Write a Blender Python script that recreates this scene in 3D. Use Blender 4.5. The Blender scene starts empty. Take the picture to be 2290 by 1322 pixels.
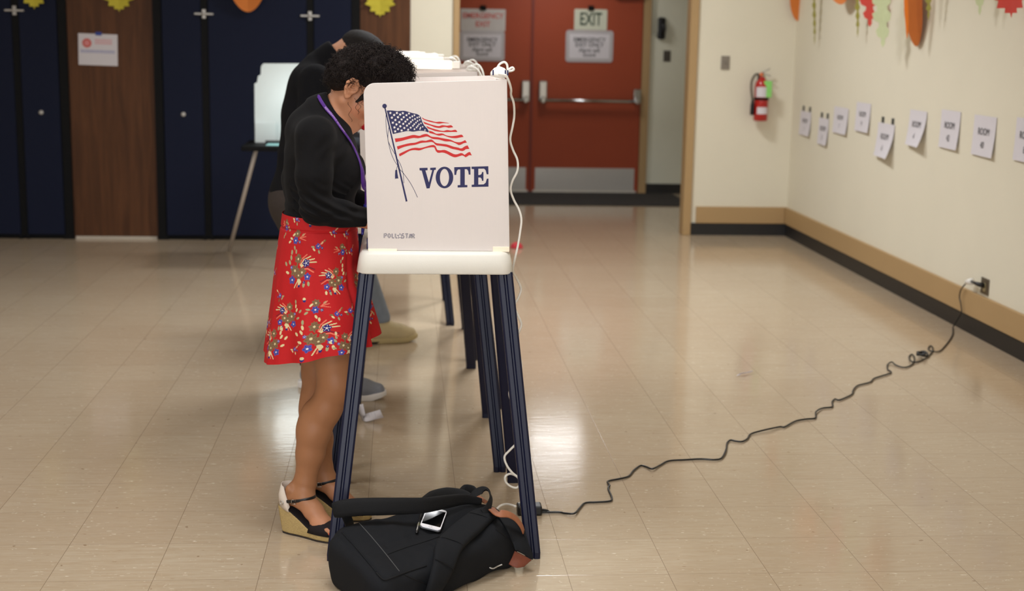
import bpy, bmesh, math, random
import numpy as np
from mathutils import Vector, Matrix

C = bpy.context.scene.collection
sc = bpy.context.scene
R_ = math.radians

# ------------------------------------------------------------------ camera
FPX, PITCH, YAW, ROLL, CAMH = 3173.59, 0.181248506, 0.0795212383, 0.0179885185, 1.58289625
TILE, TX0, TY0 = 0.3048, -1.02355532, 3.99028905
cp, sp, cy, sy = math.cos(PITCH), math.sin(PITCH), math.cos(YAW), math.sin(YAW)
FW = Vector((sy * cp, cy * cp, -sp)); RT0 = Vector((cy, -sy, 0)); UP0 = RT0.cross(FW)
RT = RT0 * math.cos(ROLL) + UP0 * math.sin(ROLL)
UPV = UP0 * math.cos(ROLL) - RT0 * math.sin(ROLL)
cam_data = bpy.data.cameras.new('camera'); cam = bpy.data.objects.new('camera', cam_data); C.objects.link(cam)
M = Matrix((RT, UPV, -FW)).transposed().to_4x4(); M.translation = (0, 0, CAMH)
cam.matrix_world = M
cam_data.sensor_fit = 'HORIZONTAL'; cam_data.sensor_width = 36.0; cam_data.lens = FPX / 2290 * 36
cam_data.clip_end = 100
cam_data.dof.use_dof = True; cam_data.dof.focus_distance = 4.28; cam_data.dof.aperture_fstop = 3.1
sc.camera = cam
sc.view_settings.view_transform = 'Standard'; sc.view_settings.look = 'None'
sc.view_settings.gamma = 1.0; sc.view_settings.exposure = 0.26; sc.view_settings.use_curve_mapping = False

# ------------------------------------------------------------------ world + ceiling lamps (out of frame, overhead)
w = bpy.data.worlds.new('world'); sc.world = w; w.use_nodes = True
w.node_tree.nodes['Background'].inputs[0].default_value = (0.95, 0.97, 1, 1)
w.node_tree.nodes['Background'].inputs[1].default_value = 0.05
def area(name, loc, sx, sy_, power, col=(.975, 1, 1.03), rot=(0, 0, 0), spread=None):
    d = bpy.data.lights.new(name, 'AREA'); d.shape = 'RECTANGLE'; d.size = sx; d.size_y = sy_
    d.energy = power; d.color = col
    if spread: d.spread = spread
    o = bpy.data.objects.new(name, d); C.objects.link(o); o.location = loc; o.rotation_euler = rot
    return o
LAMPS = [(1.1, 9.6, 48, .5, 2.9), (.6, 7.5, 44, .9, 2.4), (.1, 3.7, 19, .9, 2.2), (-.6, -.4, 70, 1.4, 2.6), (-2.2, 3.6, 20, 1.2, 2.6), (-2.3, 7.2, 18, .9, 2.6)]
for i, (lx, ly, pw, s, spr) in enumerate(LAMPS):
    area('ceiling_lamp', (lx, ly, 3.32), s, s, pw, spread=spr)
area('rear_fill_light', (-1.2, -4.9, 2.0), 4.5, 1.6, 225, (.93, .98, 1.06), (R_(90), 0, 0))  # added fill behind the camera, no window there; brightens the booth panel
area('alcove_lamp', (1.53, 13.5, 2.44), .5, .5, 9.5, (1, 1, 1))

# ------------------------------------------------------------------ helpers
def px(x, y):
    return (FW + RT * ((x - 1145) / FPX) - UPV * ((y - 661) / FPX))
CO = Vector((0, 0, CAMH))
def gp(x, y, z=0.0):            # point of the sight line at height z
    d = px(x, y); return CO + d * ((z - CAMH) / d.z)
def py(x, y, Y):                # point of the sight line on the vertical plane y = Y
    d = px(x, y); return CO + d * (Y / d.y)
def pX(x, y, X):
    d = px(x, y); return CO + d * (X / d.x)

def lin(r, g, b):
    f = lambda c: (c / 255 / 12.92) if c / 255 <= .04045 else ((c / 255 + .055) / 1.055) ** 2.4
    return (f(r), f(g), f(b), 1)

MATS = {}
def mat(name, col, rough=.6, spec=.5, metal=0., var=.08, vscale=25., bump=0., bscale=200., stretch=(1, 1, 1), emit=0., trans=0., attr=None, sheen=0., coat=0.):
    if name in MATS: return MATS[name]
    m = bpy.data.materials.new(name); m.use_nodes = True; nt = m.node_tree; N = nt.nodes; L = nt.links
    b = N['Principled BSDF']
    b.inputs['Roughness'].default_value = rough; b.inputs['Metallic'].default_value = metal
    b.inputs['Specular IOR Level'].default_value = spec
    if sheen: b.inputs['Sheen Weight'].default_value = sheen
    if coat: b.inputs['Coat Weight'].default_value = coat; b.inputs['Coat Roughness'].default_value = .1
    tc = N.new('ShaderNodeTexCoord'); mp = N.new('ShaderNodeMapping'); mp.inputs['Scale'].default_value = stretch
    L.new(tc.outputs['Object'], mp.inputs['Vector'])
    nz = N.new('ShaderNodeTexNoise'); nz.inputs['Scale'].default_value = vscale; nz.inputs['Detail'].default_value = 4
    L.new(mp.outputs[0], nz.inputs['Vector'])
    mr = N.new('ShaderNodeMapRange'); mr.inputs['To Min'].default_value = 1 - var; mr.inputs['To Max'].default_value = 1 + var
    L.new(nz.outputs[0], mr.inputs[0])
    mx = N.new('ShaderNodeMix'); mx.data_type = 'RGBA'; mx.blend_type = 'MULTIPLY'; mx.inputs[0].default_value = 1
    if attr:
        at = N.new('ShaderNodeAttribute'); at.attribute_name = attr; L.new(at.outputs['Color'], mx.inputs[6])
    else:
        mx.inputs[6].default_value = col
    L.new(mr.outputs[0], mx.inputs[7]); L.new(mx.outputs[2], b.inputs['Base Color'])
    if bump:
        n2 = N.new('ShaderNodeTexNoise'); n2.inputs['Scale'].default_value = bscale; n2.inputs['Detail'].default_value = 3
        L.new(mp.outputs[0], n2.inputs['Vector'])
        bp = N.new('ShaderNodeBump'); bp.inputs['Strength'].default_value = bump; bp.inputs['Distance'].default_value = .004
        L.new(n2.outputs[0], bp.inputs['Height']); L.new(bp.outputs[0], b.inputs['Normal'])
    if emit:
        b.inputs['Emission Color'].default_value = col; b.inputs['Emission Strength'].default_value = emit
    if trans:
        tr = N.new('ShaderNodeBsdfTranslucent'); ms = N.new('ShaderNodeMixShader'); ms.inputs[0].default_value = trans
        L.new(mx.outputs[2], tr.inputs[0])
        L.new(b.outputs[0], ms.inputs[1]); L.new(tr.outputs[0], ms.inputs[2])
        L.new(ms.outputs[0], N['Material Output'].inputs[0])
    MATS[name] = m
    return m

def link(name, me, m, parent=None):
    o = bpy.data.objects.new(name, me); C.objects.link(o)
    if m is not None:
        for mm in (m if isinstance(m, (list, tuple)) else [m]): me.materials.append(mm)
    if parent is not None: o.parent = parent
    return o
def rootloc(o):
    v = Vector((0, 0, 0))
    while o is not None: v = v + o.location; o = o.parent
    return v
def thing(name, label, cat, loc=(0, 0, 0), group=None, rot=None):
    o = bpy.data.objects.new(name, None); C.objects.link(o); o.empty_display_size = .05
    o.location = loc
    if rot: o.rotation_euler = rot
    return tag(o, label, cat, group)
def tag(o, label, cat, group=None):
    o['label'] = label; o['category'] = cat
    if group: o['group'] = group
    return o
def struct(o): o['kind'] = 'structure'; return o
def copy_tree(o, parent=None):
    c = o.copy(); C.objects.link(c)
    if parent is not None: c.parent = parent
    for ch in list(o.children): copy_tree(ch, c)
    return c

def spline(pts, k=8, closed=False):
    P = [Vector(p) for p in pts]; n = len(P); out = []
    rng = n if closed else n - 1
    for i in range(rng):
        if closed: a, b, c, d = P[(i - 1) % n], P[i], P[(i + 1) % n], P[(i + 2) % n]
        else: a, b, c, d = P[max(i - 1, 0)], P[i], P[i + 1], P[min(i + 2, n - 1)]
        for j in range(k):
            t = j / k
            out.append(.5 * ((2 * b) + (c - a) * t + (2 * a - 5 * b + 4 * c - d) * t * t + (3 * b - a - 3 * c + d) * t ** 3))
    if not closed: out.append(P[-1].copy())
    return out

class MB:
    """collects shapes in world coordinates, then links them as ONE mesh object"""
    def __init__(s): s.v = []; s.f = []; s.mi = []; s.cur = 0
    def add(s, vs, fs):
        k = len(s.v); s.v += [Vector(v) for v in vs]
        for f in fs: s.f.append([i + k for i in f]); s.mi.append(s.cur)
        return s
    def box(s, lo, hi, M=None):
        x0, y0, z0 = lo; x1, y1, z1 = hi
        vs = [(x0, y0, z0), (x1, y0, z0), (x1, y1, z0), (x0, y1, z0), (x0, y0, z1), (x1, y0, z1), (x1, y1, z1), (x0, y1, z1)]
        if M is not None: vs = [M @ Vector(v) for v in vs]
        return s.add(vs, [(0, 3, 2, 1), (4, 5, 6, 7), (0, 1, 5, 4), (1, 2, 6, 5), (2, 3, 7, 6), (3, 0, 4, 7)])
    def loft(s, rings, caps=True, closed=True):
        n = len(rings[0]); vs = [p for r in rings for p in r]; fs = []
        for i in range(len(rings) - 1):
            for j in range(n if closed else n - 1):
                a = i * n + j; b = i * n + (j + 1) % n
                fs.append((a, b, b + n, a + n))
        if caps: fs.append(tuple(range(n))[::-1]); fs.append(tuple(range((len(rings) - 1) * n, len(rings) * n)))
        return s.add(vs, fs)
    def tube(s, pts, r, n=8, flat=None, up=None, caps=True):
        """r: radius or list; flat: (half width, half thickness) superellipse ribbon with its width across 'up'"""
        P = [Vector(p) for p in pts]; rings = []; ref = None
        for i, p in enumerate(P):
            t = (P[min(i + 1, len(P) - 1)] - P[max(i - 1, 0)])
            if t.length < 1e-9: t = Vector((0, 0, 1))
            t.normalize()
            if ref is None:
                ref = Vector(up[0] if isinstance(up, list) else up) if up is not None else (Vector((0, 0, 1)) if abs(t.z) < .9 else Vector((1, 0, 0)))
            elif isinstance(up, list): ref = Vector(up[i])
            ref = (ref - t * ref.dot(t)).normalized(); b = t.cross(ref)
            ring = []
            for k in range(n):
                a = 2 * math.pi * (k + .5) / n
                if flat is not None:
                    fw_, ft_ = flat[i] if isinstance(flat, list) else flat
                    ca, sa = math.cos(a), math.sin(a); e = .6
                    ring.append(p + b * (fw_ * math.copysign(abs(ca) ** e, ca)) + ref * (ft_ * math.copysign(abs(sa) ** e, sa)))
                else:
                    rr = r[i] if isinstance(r, (list, tuple)) else r
                    ring.append(p + (b * math.cos(a) + ref * math.sin(a)) * rr)
            rings.append(ring)
        return s.loft(rings, caps)
    def lathe(s, prof, c, n=24, axis='z'):
        c = Vector(c); rings = []
        for r, h in prof:
            ring = []
            for k in range(n):
                a = 2 * math.pi * k / n; u, v = r * math.cos(a), r * math.sin(a)
                ring.append(c + (Vector((u, v, h)) if axis == 'z' else Vector((u, h, -v)) if axis == 'y' else Vector((h, u, v))))
            rings.append(ring)
        return s.loft(rings)
    def prism(s, front, off):
        n = len(front); off = Vector(off); F = [Vector(p) for p in front]
        return s.add(F + [p + off for p in F], [tuple(range(n)), tuple(range(n, 2 * n))[::-1]] + [(i, i + n, (i + 1) % n + n, (i + 1) % n) for i in range(n)])
    def build(s, name, m, parent=None, smooth=False, bevel=0., seg=2, loc=None):
        me = bpy.data.meshes.new(name)
        off = rootloc(parent) if parent is not None else Vector(loc or (0, 0, 0))
        me.from_pydata([tuple(v - off) for v in s.v], [], s.f)
        bm = bmesh.new(); bm.from_mesh(me); bmesh.ops.recalc_face_normals(bm, faces=bm.faces); bm.to_mesh(me); bm.free()
        if any(s.mi): me.polygons.foreach_set('material_index', s.mi)
        if smooth: me.polygons.foreach_set('use_smooth', [True] * len(me.polygons))
        me.update()
        o = link(name, me, m, parent)
        if loc is not None: o.location = loc
        if bevel:
            md = o.modifiers.new('bevel', 'BEVEL'); md.width = bevel; md.segments = seg; md.limit_method = 'ANGLE'; md.angle_limit = R_(40)
        return o

def text_verts(txt, size, font_scale_x=1.0, bold=0.0):
    """built-in lettering turned into triangles in the xy plane, centred"""
    cu = bpy.data.curves.new('lettering', 'FONT'); cu.body = txt; cu.size = size; cu.align_x = 'CENTER'; cu.align_y = 'CENTER'
    cu.offset = bold; cu.space_line = .95; cu.resolution_u = 3
    o = bpy.data.objects.new('lettering', cu); C.objects.link(o)
    dg = bpy.context.evaluated_depsgraph_get()
    me = bpy.data.meshes.new_from_object(o.evaluated_get(dg))
    vs = [Vector((v.co.x * font_scale_x, v.co.y, 0)) for v in me.vertices]; fs = [tuple(p.vertices) for p in me.polygons]
    bpy.data.objects.remove(o); bpy.data.curves.remove(cu); bpy.data.meshes.remove(me)
    return vs, fs

# ------------------------------------------------------------------ signed-distance modelling (continuous bodies)
class Field:
    def __init__(s, lo, hi, h):
        s.lo = np.array(lo, np.float32); s.h = h
        s.n = np.ceil((np.array(hi) - np.array(lo)) / h).astype(int) + 1
        s.d = np.full(s.n, .5, np.float32)
    def sl(s, lo, hi):
        a = np.clip(np.floor((np.array(lo) - s.lo) / s.h).astype(int), 0, s.n); b = np.clip(np.ceil((np.array(hi) - s.lo) / s.h).astype(int) + 1, 0, s.n)
        b = np.maximum(a, b)
        g = [(s.lo[i] + s.h * np.arange(a[i], b[i])).astype(np.float32) for i in range(3)]
        return tuple(slice(a[i], b[i]) for i in range(3)), g[0][:, None, None], g[1][None, :, None], g[2][None, None, :]
    def comb(s, idx, d, k, op='u'):
        o = s.d[idx]
        if op == 'u':
            h = np.clip(.5 + .5 * (o - d) / k, 0, 1); s.d[idx] = o + (d - o) * h - k * h * (1 - h)
        elif op == 's':
            h = np.clip(.5 - .5 * (o + d) / k, 0, 1); s.d[idx] = o + (-d - o) * h + k * h * (1 - h)
    def cone(s, a, b, ra, rb, k=.01, op='u'):
        a = np.array(a, np.float32); b = np.array(b, np.float32); m = max(ra, rb) + k * 1.5 + .02
        idx, X, Y, Z = s.sl(np.minimum(a, b) - m, np.maximum(a, b) + m)
        ab = b - a; L2 = float(ab @ ab) + 1e-12
        t = np.clip(((X - a[0]) * ab[0] + (Y - a[1]) * ab[1] + (Z - a[2]) * ab[2]) / L2, 0, 1)
        d = np.sqrt((X - a[0] - t * ab[0]) ** 2 + (Y - a[1] - t * ab[1]) ** 2 + (Z - a[2] - t * ab[2]) ** 2) - (ra + (rb - ra) * t)
        s.comb(idx, d, k, op); return s
    def chain(s, pts, rs, k=.01, op='u'):
        for i in range(len(pts) - 1): s.cone(pts[i], pts[i + 1], rs[i], rs[i + 1], k, op)
        return s
    def cyl(s, a, b, r, k=.01, op='u'):
        a = np.array(a, np.float32); b = np.array(b, np.float32); m = r + k * 1.5 + .02; L = float(np.linalg.norm(b - a)); n = (b - a) / L
        idx, X, Y, Z = s.sl(np.minimum(a, b) - m, np.maximum(a, b) + m)
        t = (X - a[0]) * n[0] + (Y - a[1]) * n[1] + (Z - a[2]) * n[2]
        q = np.sqrt(np.maximum((X - a[0]) ** 2 + (Y - a[1]) ** 2 + (Z - a[2]) ** 2 - t * t, 0)) - r
        s.comb(idx, np.maximum(q, np.abs(t - L / 2) - L / 2), k, op); return s
    def ell(s, c, r, k=.01, op='u', rot=None):
        c = np.array(c, np.float32); m = max(r) + k * 1.5 + .02
        idx, X, Y, Z = s.sl(c - m, c + m)
        X, Y, Z = X - c[0], Y - c[1], Z - c[2]
        if rot is not None:
            q = rot
            X, Y, Z = q[0][0] * X + q[0][1] * Y + q[0][2] * Z, q[1][0] * X + q[1][1] * Y + q[1][2] * Z, q[2][0] * X + q[2][1] * Y + q[2][2] * Z
        k0 = np.sqrt((X / r[0]) ** 2 + (Y / r[1]) ** 2 + (Z / r[2]) ** 2); k1 = np.sqrt((X / r[0] ** 2) ** 2 + (Y / r[1] ** 2) ** 2 + (Z / r[2] ** 2) ** 2) + 1e-6
        s.comb(idx, k0 * (k0 - 1) / k1, k, op); return s
    def cut(s, p, n, lo=None, hi=None, k=.003):      # removes the half space on the side n points to
        lo = s.lo if lo is None else lo; hi = s.lo + s.h * s.n if hi is None else hi
        idx, X, Y, Z = s.sl(lo, hi); n = np.array(n, float); n /= np.linalg.norm(n)
        d = (X - p[0]) * n[0] + (Y - p[1]) * n[1] + (Z - p[2]) * n[2]
        s.comb(idx, -d, k, 's'); return s
    def mesh(s, name, m, parent=None, loc=None, smooth=1, colour=None, warp=None):
        d = s.d; n = s.n; inside = d < 0
        cs = np.zeros(n - 1, np.uint8)
        for dx in (0, 1):
            for dy in (0, 1):
                for dz in (0, 1): cs += inside[dx:n[0] - 1 + dx, dy:n[1] - 1 + dy, dz:n[2] - 1 + dz]
        act = np.argwhere((cs > 0) & (cs < 8)); N = len(act)
        imap = np.full(n - 1, -1, np.int32); imap[tuple(act.T)] = np.arange(N)
        cor = [(i & 1, i >> 1 & 1, i >> 2 & 1) for i in range(8)]
        val = np.stack([d[tuple((act + c).T)] for c in cor], 1)
        acc = np.zeros((N, 3)); cnt = np.zeros(N)
        for i in range(8):
            for ax in range(3):
                j = i | (1 << ax)
                if j == i: continue
                a, b = val[:, i], val[:, j]; hit = (a < 0) != (b < 0); t = np.where(hit, a / np.where(hit, a - b, 1), 0)
                p = np.array(cor[i], float)[None, :] + t[:, None] * (np.array(cor[j]) - np.array(cor[i]))[None, :]
                acc += np.where(hit[:, None], p, 0); cnt += hit
        V = s.lo + s.h * (act + acc / cnt[:, None])
        quads = []
        for ax in range(3):
            u, v = (ax + 1) % 3, (ax + 2) % 3
            sl0 = [slice(1, n[i] - 1) for i in range(3)]; sl0[ax] = slice(0, n[ax] - 1)
            sl1 = list(sl0); sl1[ax] = slice(1, n[ax])
            A = inside[tuple(sl0)]; B = inside[tuple(sl1)]
            for flip, msk in ((False, A & ~B), (True, ~A & B)):
                e = np.argwhere(msk); 
                if not len(e): continue
                e = e + 1; e[:, ax] -= 1
                U = np.zeros(3, int); U[u] = 1; W = np.zeros(3, int); W[v] = 1
                q = np.stack([imap[tuple((e - U - W).T)], imap[tuple((e - W).T)], imap[tuple(e.T)], imap[tuple((e - U).T)]], 1)
                quads.append(q[:, ::-1] if flip else q)
        Q = np.concatenate(quads)
        A_, B_, C_ = V[Q[:, 0]], V[Q[:, 1]], V[Q[:, 2]]
        if np.einsum('ij,ij->', A_, np.cross(B_, C_)) < 0: Q = Q[:, ::-1]
        for _ in range(smooth):
            S = np.zeros((N, 3)); K = np.zeros(N)
            for i in range(4):
                a, b = Q[:, i], Q[:, (i + 1) % 4]
                for c in range(3): S[:, c] += np.bincount(a, V[b, c], N) + np.bincount(b, V[a, c], N)
                K += np.bincount(a, minlength=N) + np.bincount(b, minlength=N)
            V = V * .45 + (S / np.maximum(K, 1)[:, None]) * .55
        if warp is not None: V = warp(V)
        return np_mesh(name, V, Q, m, parent, loc, colour(V) if colour else None)

def np_mesh(name, V, Q, m, parent=None, loc=None, col=None):
    off = np.array(rootloc(parent) if parent is not None else (loc or (0, 0, 0)))
    me = bpy.data.meshes.new(name); N = len(V); F = len(Q); w_ = Q.shape[1]
    me.vertices.add(N); me.vertices.foreach_set('co', (V - off).astype(np.float32).ravel())
    me.loops.add(F * w_); me.loops.foreach_set('vertex_index', Q.astype(np.int32).ravel())
    me.polygons.add(F); me.polygons.foreach_set('loop_start', np.arange(F, dtype=np.int32) * w_); me.polygons.foreach_set('loop_total', np.full(F, w_, np.int32))
    me.polygons.foreach_set('use_smooth', np.ones(F, bool))
    me.update(calc_edges=True); me.validate()
    if col is not None:
        at = me.attributes.new('tint', 'FLOAT_COLOR', 'POINT'); c4 = np.ones((N, 4), np.float32); c4[:, :3] = col
        at.data.foreach_set('color', c4.ravel())
    o = link(name, me, m, parent)
    if loc is not None: o.location = loc
    return o
def vnoise(V, scale, seed=0):
    rg = np.random.default_rng(seed); G = rg.random((32, 32, 32)); P = V * scale; I = np.floor(P).astype(int); f = P - I; f = f * f * (3 - 2 * f); o = 0
    for i in range(8):
        c = np.array([i & 1, i >> 1 & 1, i >> 2 & 1]); J = (I + c) % 32
        o = o + G[J[:, 0], J[:, 1], J[:, 2]] * np.prod(np.where(c, f, 1 - f), 1)
    return o * 2 - 1

# ------------------------------------------------------------------ materials of the room
def floor_mat():
    m = bpy.data.materials.new('vinyl_tile_floor'); m.use_nodes = True; nt = m.node_tree; N = nt.nodes; L = nt.links; b = N['Principled BSDF']
    tc = N.new('ShaderNodeTexCoord'); sep = N.new('ShaderNodeSeparateXYZ'); L.new(tc.outputs['Object'], sep.inputs[0])
    def math_(op, a, b_=None, c=None):
        n = N.new('ShaderNodeMath'); n.operation = op
        for i, v in enumerate((a, b_, c)):
            if v is None: continue
            if isinstance(v, (int, float)): n.inputs[i].default_value = v
            else: L.new(v, n.inputs[i])
        return n.outputs[0]
    def noise(vec, scale, detail=3):
        n = N.new('ShaderNodeTexNoise'); n.inputs['Scale'].default_value = scale; n.inputs['Detail'].default_value = detail
        L.new(vec, n.inputs['Vector']); return n.outputs[0]
    def mapping(sx, sy_, off=None):
        n = N.new('ShaderNodeMapping'); n.inputs['Scale'].default_value = (sx, sy_, 1); L.new(tc.outputs['Object'], n.inputs['Vector'])
        if off is None: return n.outputs[0]
        a = N.new('ShaderNodeVectorMath'); a.operation = 'ADD'; L.new(n.outputs[0], a.inputs[0]); L.new(off, a.inputs[1]); return a.outputs[0]
    def rng(v, a0, a1, b0, b1):
        n = N.new('ShaderNodeMapRange'); n.inputs[1].default_value = a0; n.inputs[2].default_value = a1; n.inputs[3].default_value = b0; n.inputs[4].default_value = b1; L.new(v, n.inputs[0]); return n.outputs[0]
    def mix(f, c1, c2, typ='MIX'):
        n = N.new('ShaderNodeMix'); n.data_type = 'RGBA'; n.blend_type = typ
        for i, v in ((0, f), (6, c1), (7, c2)):
            if isinstance(v, (int, float, tuple)): n.inputs[i].default_value = v
            else: L.new(v, n.inputs[i])
        return n.outputs[2]
    tx = math_('DIVIDE', math_('SUBTRACT', sep.outputs[0], TX0), TILE); ty = math_('DIVIDE', math_('SUBTRACT', sep.outputs[1], TY0), TILE)
    fx = math_('FRACT', tx); fy = math_('FRACT', ty)
    ex = math_('MINIMUM', fx, math_('SUBTRACT', 1.0, fx)); ey = math_('MINIMUM', fy, math_('SUBTRACT', 1.0, fy))
    seam = math_('MAXIMUM', rng(ex, .0016, .0040, 1, 0), math_('MULTIPLY', rng(ey, .0016, .0038, 1, 0), .8))
    cmb = N.new('ShaderNodeCombineXYZ'); L.new(math_('FLOOR', tx), cmb.inputs[0]); L.new(math_('FLOOR', ty), cmb.inputs[1])
    wn = N.new('ShaderNodeTexWhiteNoise'); wn.noise_dimensions = '2D'; L.new(cmb.outputs[0], wn.inputs['Vector'])
    sc_ = N.new('ShaderNodeVectorMath'); sc_.operation = 'SCALE'; L.new(wn.outputs['Color'], sc_.inputs[0]); sc_.inputs['Scale'].default_value = 40
    st = noise(mapping(5, 55, sc_.outputs[0]), 1.6, 5)        # marbling streaks run along x
    fine = noise(mapping(26, 170, sc_.outputs[0]), 1.2, 4)
    big = noise(tc.outputs['Object'], .55, 4)
    base = mix(wn.outputs['Value'], lin(180, 161, 137), lin(188, 171, 147))
    base = mix(rng(st, .3, .75, 0, 1), base, lin(174, 152, 124))
    base = mix(rng(fine, .25, .75, -.02, .30), base, lin(204, 190, 166))
    base = mix(math_('MULTIPLY', rng(big, .35, .7, 0, 1), .35), base, lin(158, 132, 106))
    wh = noise(mapping(22, 90, sc_.outputs[0]), 1.9, 2); br = noise(mapping(14, 60, sc_.outputs[0]), 2.3, 2)
    base = mix(math_('MULTIPLY', rng(wh, .70, .73, 0, 1), .8), base, lin(236, 226, 205))
    base = mix(math_('MULTIPLY', rng(br, .72, .75, 0, 1), .6), base, lin(140, 104, 70))
    spot = noise(tc.outputs['Object'], 30, 1)
    base = mix(math_('MULTIPLY', rng(spot, .76, .78, 0, 1), .55), base, lin(120, 90, 60))
    base = mix(math_('MULTIPLY', seam, .65), base, lin(92, 66, 46))
    L.new(base, b.inputs['Base Color'])
    L.new(math_('ADD', rng(big, .3, .7, .07, .14), rng(st, .3, .7, -.015, .04)), b.inputs['Roughness'])
    b.inputs['Specular IOR Level'].default_value = .5
    bp = N.new('ShaderNodeBump'); bp.inputs['Strength'].default_value = .09; bp.inputs['Distance'].default_value = .003
    h = math_('SUBTRACT', math_('ADD', noise(mapping(9, 34), 1.3, 3), math_('MULTIPLY', fine, .25)), math_('MULTIPLY', seam, .6))
    L.new(h, bp.inputs['Height']); L.new(bp.outputs[0], b.inputs['Normal'])
    return m
def wood_mat(name, c1, c2, rough=.5):
    m = bpy.data.materials.new(name); m.use_nodes = True; nt = m.node_tree; N = nt.nodes; L = nt.links; b = N['Principled BSDF']
    tc = N.new('ShaderNodeTexCoord'); mp = N.new('ShaderNodeMapping'); mp.inputs['Scale'].default_value = (9, 9, .55); L.new(tc.outputs['Object'], mp.inputs[0])
    nz = N.new('ShaderNodeTexNoise'); nz.inputs['Scale'].default_value = 3; nz.inputs['Detail'].default_value = 8; nz.inputs['Distortion'].default_value = .6; L.new(mp.outputs[0], nz.inputs[0])
    m2 = N.new('ShaderNodeMapping'); m2.inputs['Scale'].default_value = (120, 120, 5); L.new(tc.outputs['Object'], m2.inputs[0])
    n2 = N.new('ShaderNodeTexNoise'); n2.inputs['Scale'].default_value = 1.5; n2.inputs['Detail'].default_value = 4; L.new(m2.outputs[0], n2.inputs[0])
    cr = N.new('ShaderNodeValToRGB'); cr.color_ramp.elements[0].color = c1; cr.color_ramp.elements[1].color = c2
    cr.color_ramp.elements[0].position = .35; cr.color_ramp.elements[1].position = .7; L.new(nz.outputs[0], cr.inputs[0])
    mx = N.new('ShaderNodeMix'); mx.data_type = 'RGBA'; mx.blend_type = 'MULTIPLY'; mx.inputs[0].default_value = .35
    L.new(cr.outputs[0], mx.inputs[6]); L.new(n2.outputs[0], mx.inputs[7]); L.new(mx.outputs[2], b.inputs['Base Color']); b.inputs['Roughness'].default_value = rough; b.inputs['Specular IOR Level'].default_value = .18
    return m
CREAM = mat('cream_paint', lin(226, 219, 199), .75, .25, var=.025, vscale=3, bump=.12, bscale=120)
GREYC = mat('cool_cream_paint', lin(222, 221, 204), .75, .25, var=.03, vscale=3, bump=.1, bscale=120)
WOODP = wood_mat('brown_wall_laminate', lin(84, 52, 31), lin(106, 67, 40))
TANW = mat('tan_painted_trim', lin(176, 145, 102), .45, .35, var=.04, vscale=2, stretch=(1, 1, .2))
BLKV = mat('black_vinyl', lin(26, 24, 24), .45, var=.15, vscale=6)
NAVY = mat('navy_laminate', lin(22, 27, 47), .6, .12, var=.1, vscale=60, bump=.05, bscale=400)
BLKM = mat('black_metal', lin(11, 11, 12), .6, .15, var=.1)
CHROME = mat('chrome', lin(200, 200, 200), .2, metal=1, var=.04)
STEEL = mat('brushed_steel', lin(184, 180, 174), .42, metal=.45, var=.1, vscale=4, stretch=(1, 1, 60))
WHITEP = mat('white_paper', lin(226, 221, 226), .8, .2, var=.02, trans=.1)
BLKPL = mat('black_plastic', lin(16, 16, 18), .4, var=.08)
REDD = mat('red_door_paint', lin(158, 66, 34), .5, .35, var=.06, vscale=2.5, bump=.05, bscale=60)
INKB = mat('black_ink', lin(40, 38, 44), .7, var=.05)
INKR = mat('red_ink', lin(205, 92, 84), .7, var=.05)
WHITEPL = mat('white_plastic', lin(240, 236, 228), .4, var=.02)

def box_obj(name, lo, hi, m, parent=None, bevel=0.):
    return MB().box(lo, hi).build(name, m, parent, bevel=bevel)
YB, YR, YA, XR, ZC = 10.95, 11.39, 14.5, 3.16, 3.4
struct(box_obj('floor', (-7, -5, -.05), (XR + .1, YA + .1, 0), floor_mat()))
struct(box_obj('ceiling', (-7, -5, ZC), (XR + .1, YR + .12, ZC + .1), mat('white_ceiling', lin(225, 222, 214), .8, var=.02)))
JX0, JX1 = 0.425, 2.293
struct(MB().box((-.7, YB + .12, 2.5), (JX1 + .066, YA, 2.6)).box((JX1 + .066, YR + .12, 2.5), (XR, YA, 2.6)).build('ceiling', MATS['white_ceiling']))
struct(box_obj('wall_back', (JX1 + .046, YB + .12, 2.6), (JX1 + .066, YR, ZC), CREAM))
struct(box_obj('wall_back', (-7, YB, 0), (.066, YB + .12, ZC), WOODP))
struct(box_obj('wall_back', (.066, YB + .015, 0), (JX0 - .035, YB + .12, ZC), CREAM))
struct(box_obj('wall_back', (JX0 - .035, YB + .03, 2.5), (JX1 + .07, YB + .12, ZC), CREAM))
struct(box_obj('wall_back', (JX1 + .066, YR, 0), (XR, YR + .12, ZC), CREAM))
struct(box_obj('wall_right', (XR, -5, 0), (XR + .1, YR, ZC), CREAM))
struct(box_obj('wall_left', (-7.1, -5, 0), (-7, YB, ZC), CREAM))
struct(box_obj('wall_rear', (-7, -5.1, 0), (XR, -5, ZC), CREAM))
struct(box_obj('wall_alcove', (-.7, YA, 0), (.145, YA + .1, 2.5), GREYC))
struct(box_obj('wall_alcove', (2.515, YA, 0), (XR, YA + .1, 2.5), GREYC))
struct(box_obj('wall_alcove', (.145, YA, 2.2), (2.515, YA + .1, 2.5), GREYC))
struct(box_obj('wall_alcove', (XR, YR + .12, 0), (XR + .1, YA, 2.5), GREYC))
struct(box_obj('wall_alcove', (-.8, YB + .12, 0), (-.7, YA, 2.5), GREYC))
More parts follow.
